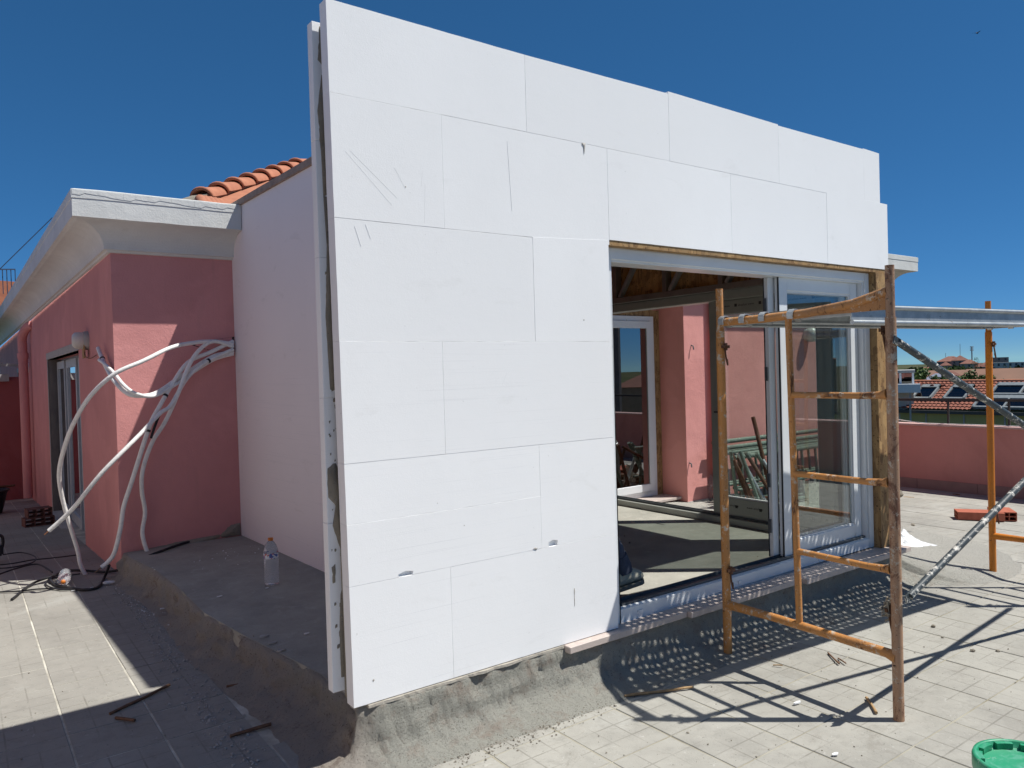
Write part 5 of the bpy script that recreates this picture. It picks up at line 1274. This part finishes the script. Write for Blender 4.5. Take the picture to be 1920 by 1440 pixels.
def hp_(px, py, D): p = dirpt(px, py, D); return p
# white glazed rooftop room left of the trees
p = hp_(1700, 690, 52); T = thing('rooftop_room', (p.x, p.y, -14), 'white rooftop room with a glazed balcony right next to the pink wing', 'building')
f_ = (ray(1700, 690).xy.normalized()); rt_ = V((f_.y, -f_.x)); ang = math.atan2(rt_.y, rt_.x)
M = Matrix.Translation((p.x, p.y, 0)) @ Matrix.Rotation(ang, 4, 'Z')
MB().box((-3.5, 0, -14), (.35, 4, -.55), M).build('wall', WALLC[2], T); MB().box((-3.5, -.1, .62), (.45, 4, .78), M).build('roof', STONEL, T)
MB().box((-3.4, .05, -.54), (.3, 3.8, .60), M).build('glazing', GLASSD, T)
for x in (-2.4, -1.1, -.35, .33): MB().box((x-.06, -.0, -.55), (x+.06, .10, .62), M).build('mullion', PVC, T)
MB().box((-.75, -1.0, -.55), (.70, .0, -.05), M).build('balcony', PVC, T)
for x in (-.6, .1): MB().box((x, -.9, -14), (x+.1, -.8, -.56), M).build('post', STONEL, T)
# mid distance roofs
def ridge_house(px, py, D, w_, d_, hgt_e, hgt_r, label, wm, rm=None, win=False, hip=True, rot=None, name='distant_house', fl=1, zb=-14):
    p = hp_(px, py, D); f_ = ray(px, py).xy.normalized(); a_ = math.atan2(-f_.x, f_.y) if rot is None else rot
    return house(p.x, p.y, w_, d_, zb, p.z-hgt_r+hgt_e, p.z, a_, label, wm, hip, None, name, rm, fl, win)
ridge_house(1905, 690, 95, 16, 8, 0, 2.2, 'house with a wide brown tiled roof right of the bright scaffold post', 3, ROOFB, hip=True)
ridge_house(1822, 693, 105, 9, 8, 0, 1.8, 'house with a grey brown roof behind the bright scaffold post', 1, ROOFB, hip=False)
ridge_house(1773, 696, 88, 5, 4, 0, 1.3, 'small house with an orange tiled roof between the trees', 0, ROOFC)
ridge_house(1757, 700, 84, 3, 3, 0, .9, 'small shed with a blue grey roof behind the trees', 2, simple('blue_grey_roof', (.22, .24, .32), bump=0))
# hill top buildings
hillrows = [(1783, 668, 560, 22, 14, 'large pink house with a red roof on top of the hill', 1, 4), (1800, 666, 545, 13, 10, 'dark house joined to the right of the large hilltop house', 3, 4), (1817, 674, 520, 13, 9, 'pale villa below the right end of the hilltop house', 4, 3),
            (1773, 678, 540, 9, 8, 'small violet grey house at the left foot of the hilltop house', 3, 3), (1853, 676, 520, 11, 8, 'white house right of the bright post on the hill', 2, 3), (1873, 670, 560, 14, 9, 'dark square building with chimneys on the hill', 3, 0),
            (1900, 679, 500, 30, 7, 'long low white building at the right end of the hill', 2, 0), (1838, 680, 505, 8, 8, 'small pale house on the hill just behind the bright post', 0, 3), (1745, 688, 600, 20, 8, 'low brown house left on the hill', 3, 2)]
for (px, py, D, w_, d_, lab, wm, rf) in hillrows:
    p = hp_(px, py, D); f_ = ray(px, py).xy.normalized(); a_ = math.atan2(-f_.x, f_.y)
    w_ *= .72; house(p.x, p.y, w_, d_, -14, p.z-rf*.8, p.z, a_, lab, wm, True, None, 'hill_house', None, 2, True)
for (px, py, D, h_, lab, nm) in ((1822, 650, 560, 18, 'floodlight mast on the hill', 'light_mast'), (1800, 645, 560, 14, 'thin radio antenna on the hilltop house', 'antenna'), (1773, 662, 560, 9, 'short antenna left of the hilltop house', 'antenna')):
    p = hp_(px, py, D); mb = MB(); mb.tube([(p.x, p.y, p.z-h_), p], .35 if nm == 'light_mast' else .12, 6)
    if nm == 'light_mast':
        for dz in (0, -.8, -1.6, -2.4): mb.box((p.x-1.6, p.y-.4, p.z+dz-.2), (p.x+1.6, p.y+.4, p.z+dz+.2))
    tag(mb.build(nm, STUD), lab, 'mast' if nm == 'light_mast' else 'antenna')
# hillside scrub
t = NT('scrub_leaves'); t.set(t.mix(t.n('NewGeometry').outputs['Random Per Island'], (.02, .04, .016), (.07, .095, .035)), .9, 0, 0)
mb = MB(); rg = random.Random(5)
for _ in range(2600):
    px = rg.uniform(1690, 2150); D = rg.uniform(380, 620); d = ray(px, 700); p = CC+d*(D/math.hypot(d.x, d.y)); px_z = rg.uniform(-9, -4.6+1.6*math.exp(-((px-1800)/60)**2)); s_ = rg.uniform(.6, 1.6)
    c_ = V((p.x, p.y, px_z)); k = [c_+V((rg.gauss(0, 1), rg.gauss(0, 1), rg.gauss(0, .7)))*s_ for _ in range(5)]; mb.add(k, [(0, 1, 2), (1, 2, 3), (2, 3, 4), (3, 4, 0), (4, 0, 1)])
tag(mb.build('hillside_scrub', t.m, fix=False), 'dark green scrub and trees covering the far hillside', 'scrub', kind='stuff')
for k, (px, py, D, r) in enumerate(((1830, 668, 480, 2.6), (1776, 680, 470, 4), (1890, 682, 420, 3.5), (1795, 684, 430, 3.2))):
    p = hp_(px, py, D); tree(p.x, p.y, p.z, r, 7, ('dark conifer on the hill beside the bright scaffold post', 'round dark tree in front of the hilltop house', 'dark tree before the long white hill building', 'dark bush below the hilltop house')[k], 500, 40+k)
# city all round to the east and south (seen mirrored in the door glass)
rg = random.Random(11)
for k in range(30):
    an = math.radians(rg.uniform(-78, 12)); D = rg.uniform(60, 260); x = CC.x+math.cos(an)*D; y = CC.y+math.sin(an)*D; top = rg.uniform(-4, 1.5)+D*.012
    if abs(x-46) < 12 and -14 < y < 42: continue
    house(x, y, rg.uniform(8, 16), rg.uniform(8, 12), -14, top-1.8, top+.4, rg.uniform(0, 3), 'town house beyond the terrace outside the picture to the right', rg.randrange(5), True, 'town houses beyond the terrace', 'town_house', None, 2, k % 3 == 0)
for (an, D, w_, top, lab) in ((-44, 95, 11, 11.5, 'tall brown tower block mirrored in the terrace door'), (-30.5, 70, 9, 6.5, 'grey apartment block mirrored in the sliding sash'), (-33.5, 78, 10, 3.5, 'lower dark block beside the mirrored apartment block'), (-50, 120, 16, 6, 'wide flat block mirrored low in the terrace door')):
    a_ = math.radians(an); house(CC.x+math.cos(a_)*D, CC.y+math.sin(a_)*D, w_, w_*.8, -14, top, top, a_+math.pi/2, lab, 3 if an < -31 else 0, False, None, 'tower_block', None, 7, True, 'tower block')
# far roof terrace rail and wire at the upper left
p0 = at(-12, 505, y=20); p1 = at(28, 505, y=20.5); T = thing('roof_railing', (p0.x, p0.y, p0.z-.8), 'small dark railing on a roof at the far left', 'railing')
RB = simple('blue_black_iron', (.03, .05, .09), bump=0); mb = MB(); mb.bar(p0, p1, .03, .03); mb.build('top_rail', RB, T)
for k in range(6):
    q_ = p0.lerp(p1, k/5); MB().bar(q_, q_-V((0, 0, .62)), .02, .02).build('baluster', RB, T)
mb = MB(); mb.tube([at(-10, 514, y=20), at(45, 460, y=20), at(98, 408, y=20)], .012, 6); tag(mb.build('guy_wire', RB), 'thin guy wire rising behind the left cornice', 'wire')
p = at(0, 534, y=22); mb = MB(); mb.prism([(p.x-1, p.z-.6), (p.x+.32, p.z-.6), (p.x+.36, p.z+.05), (p.x-1, p.z+.12)], 21.6, 23, 'y'); tag(mb.build('far_roof_corner', CLAY), 'red tiled roof corner under the small far railing', 'roof')

# bird high in the sky at the upper right
_d = ray(1832, 62); c = CC+_d*55; T = thing('bird', c, 'tiny dark bird flying high in the blue sky at the upper right', 'bird')
mb = MB(); mb.lathe(c, [(0, -.16), (.035, -.08), (.045, 0), (.03, .10), (0, .20)], 10, Matrix.Rotation(math.pi/2, 3, 'Y')); mb.build('body', BLACK, T)
for s_ in (-1, 1): MB().add([c+V((-.05, 0, .01)), c+V((.07, 0, .01)), c+V((.02, s_*.24, .10)), c+V((-.10, s_*.46, .03)), c+V((-.05, s_*.24, .08)), c+V((-.05, 0, -.01)), c+V((.07, 0, -.01)), c+V((.02, s_*.24, .085))], [(0, 1, 2, 4), (4, 2, 3), (5, 6, 7), (0, 5, 6, 1)]).build('wing', BLACK, T)
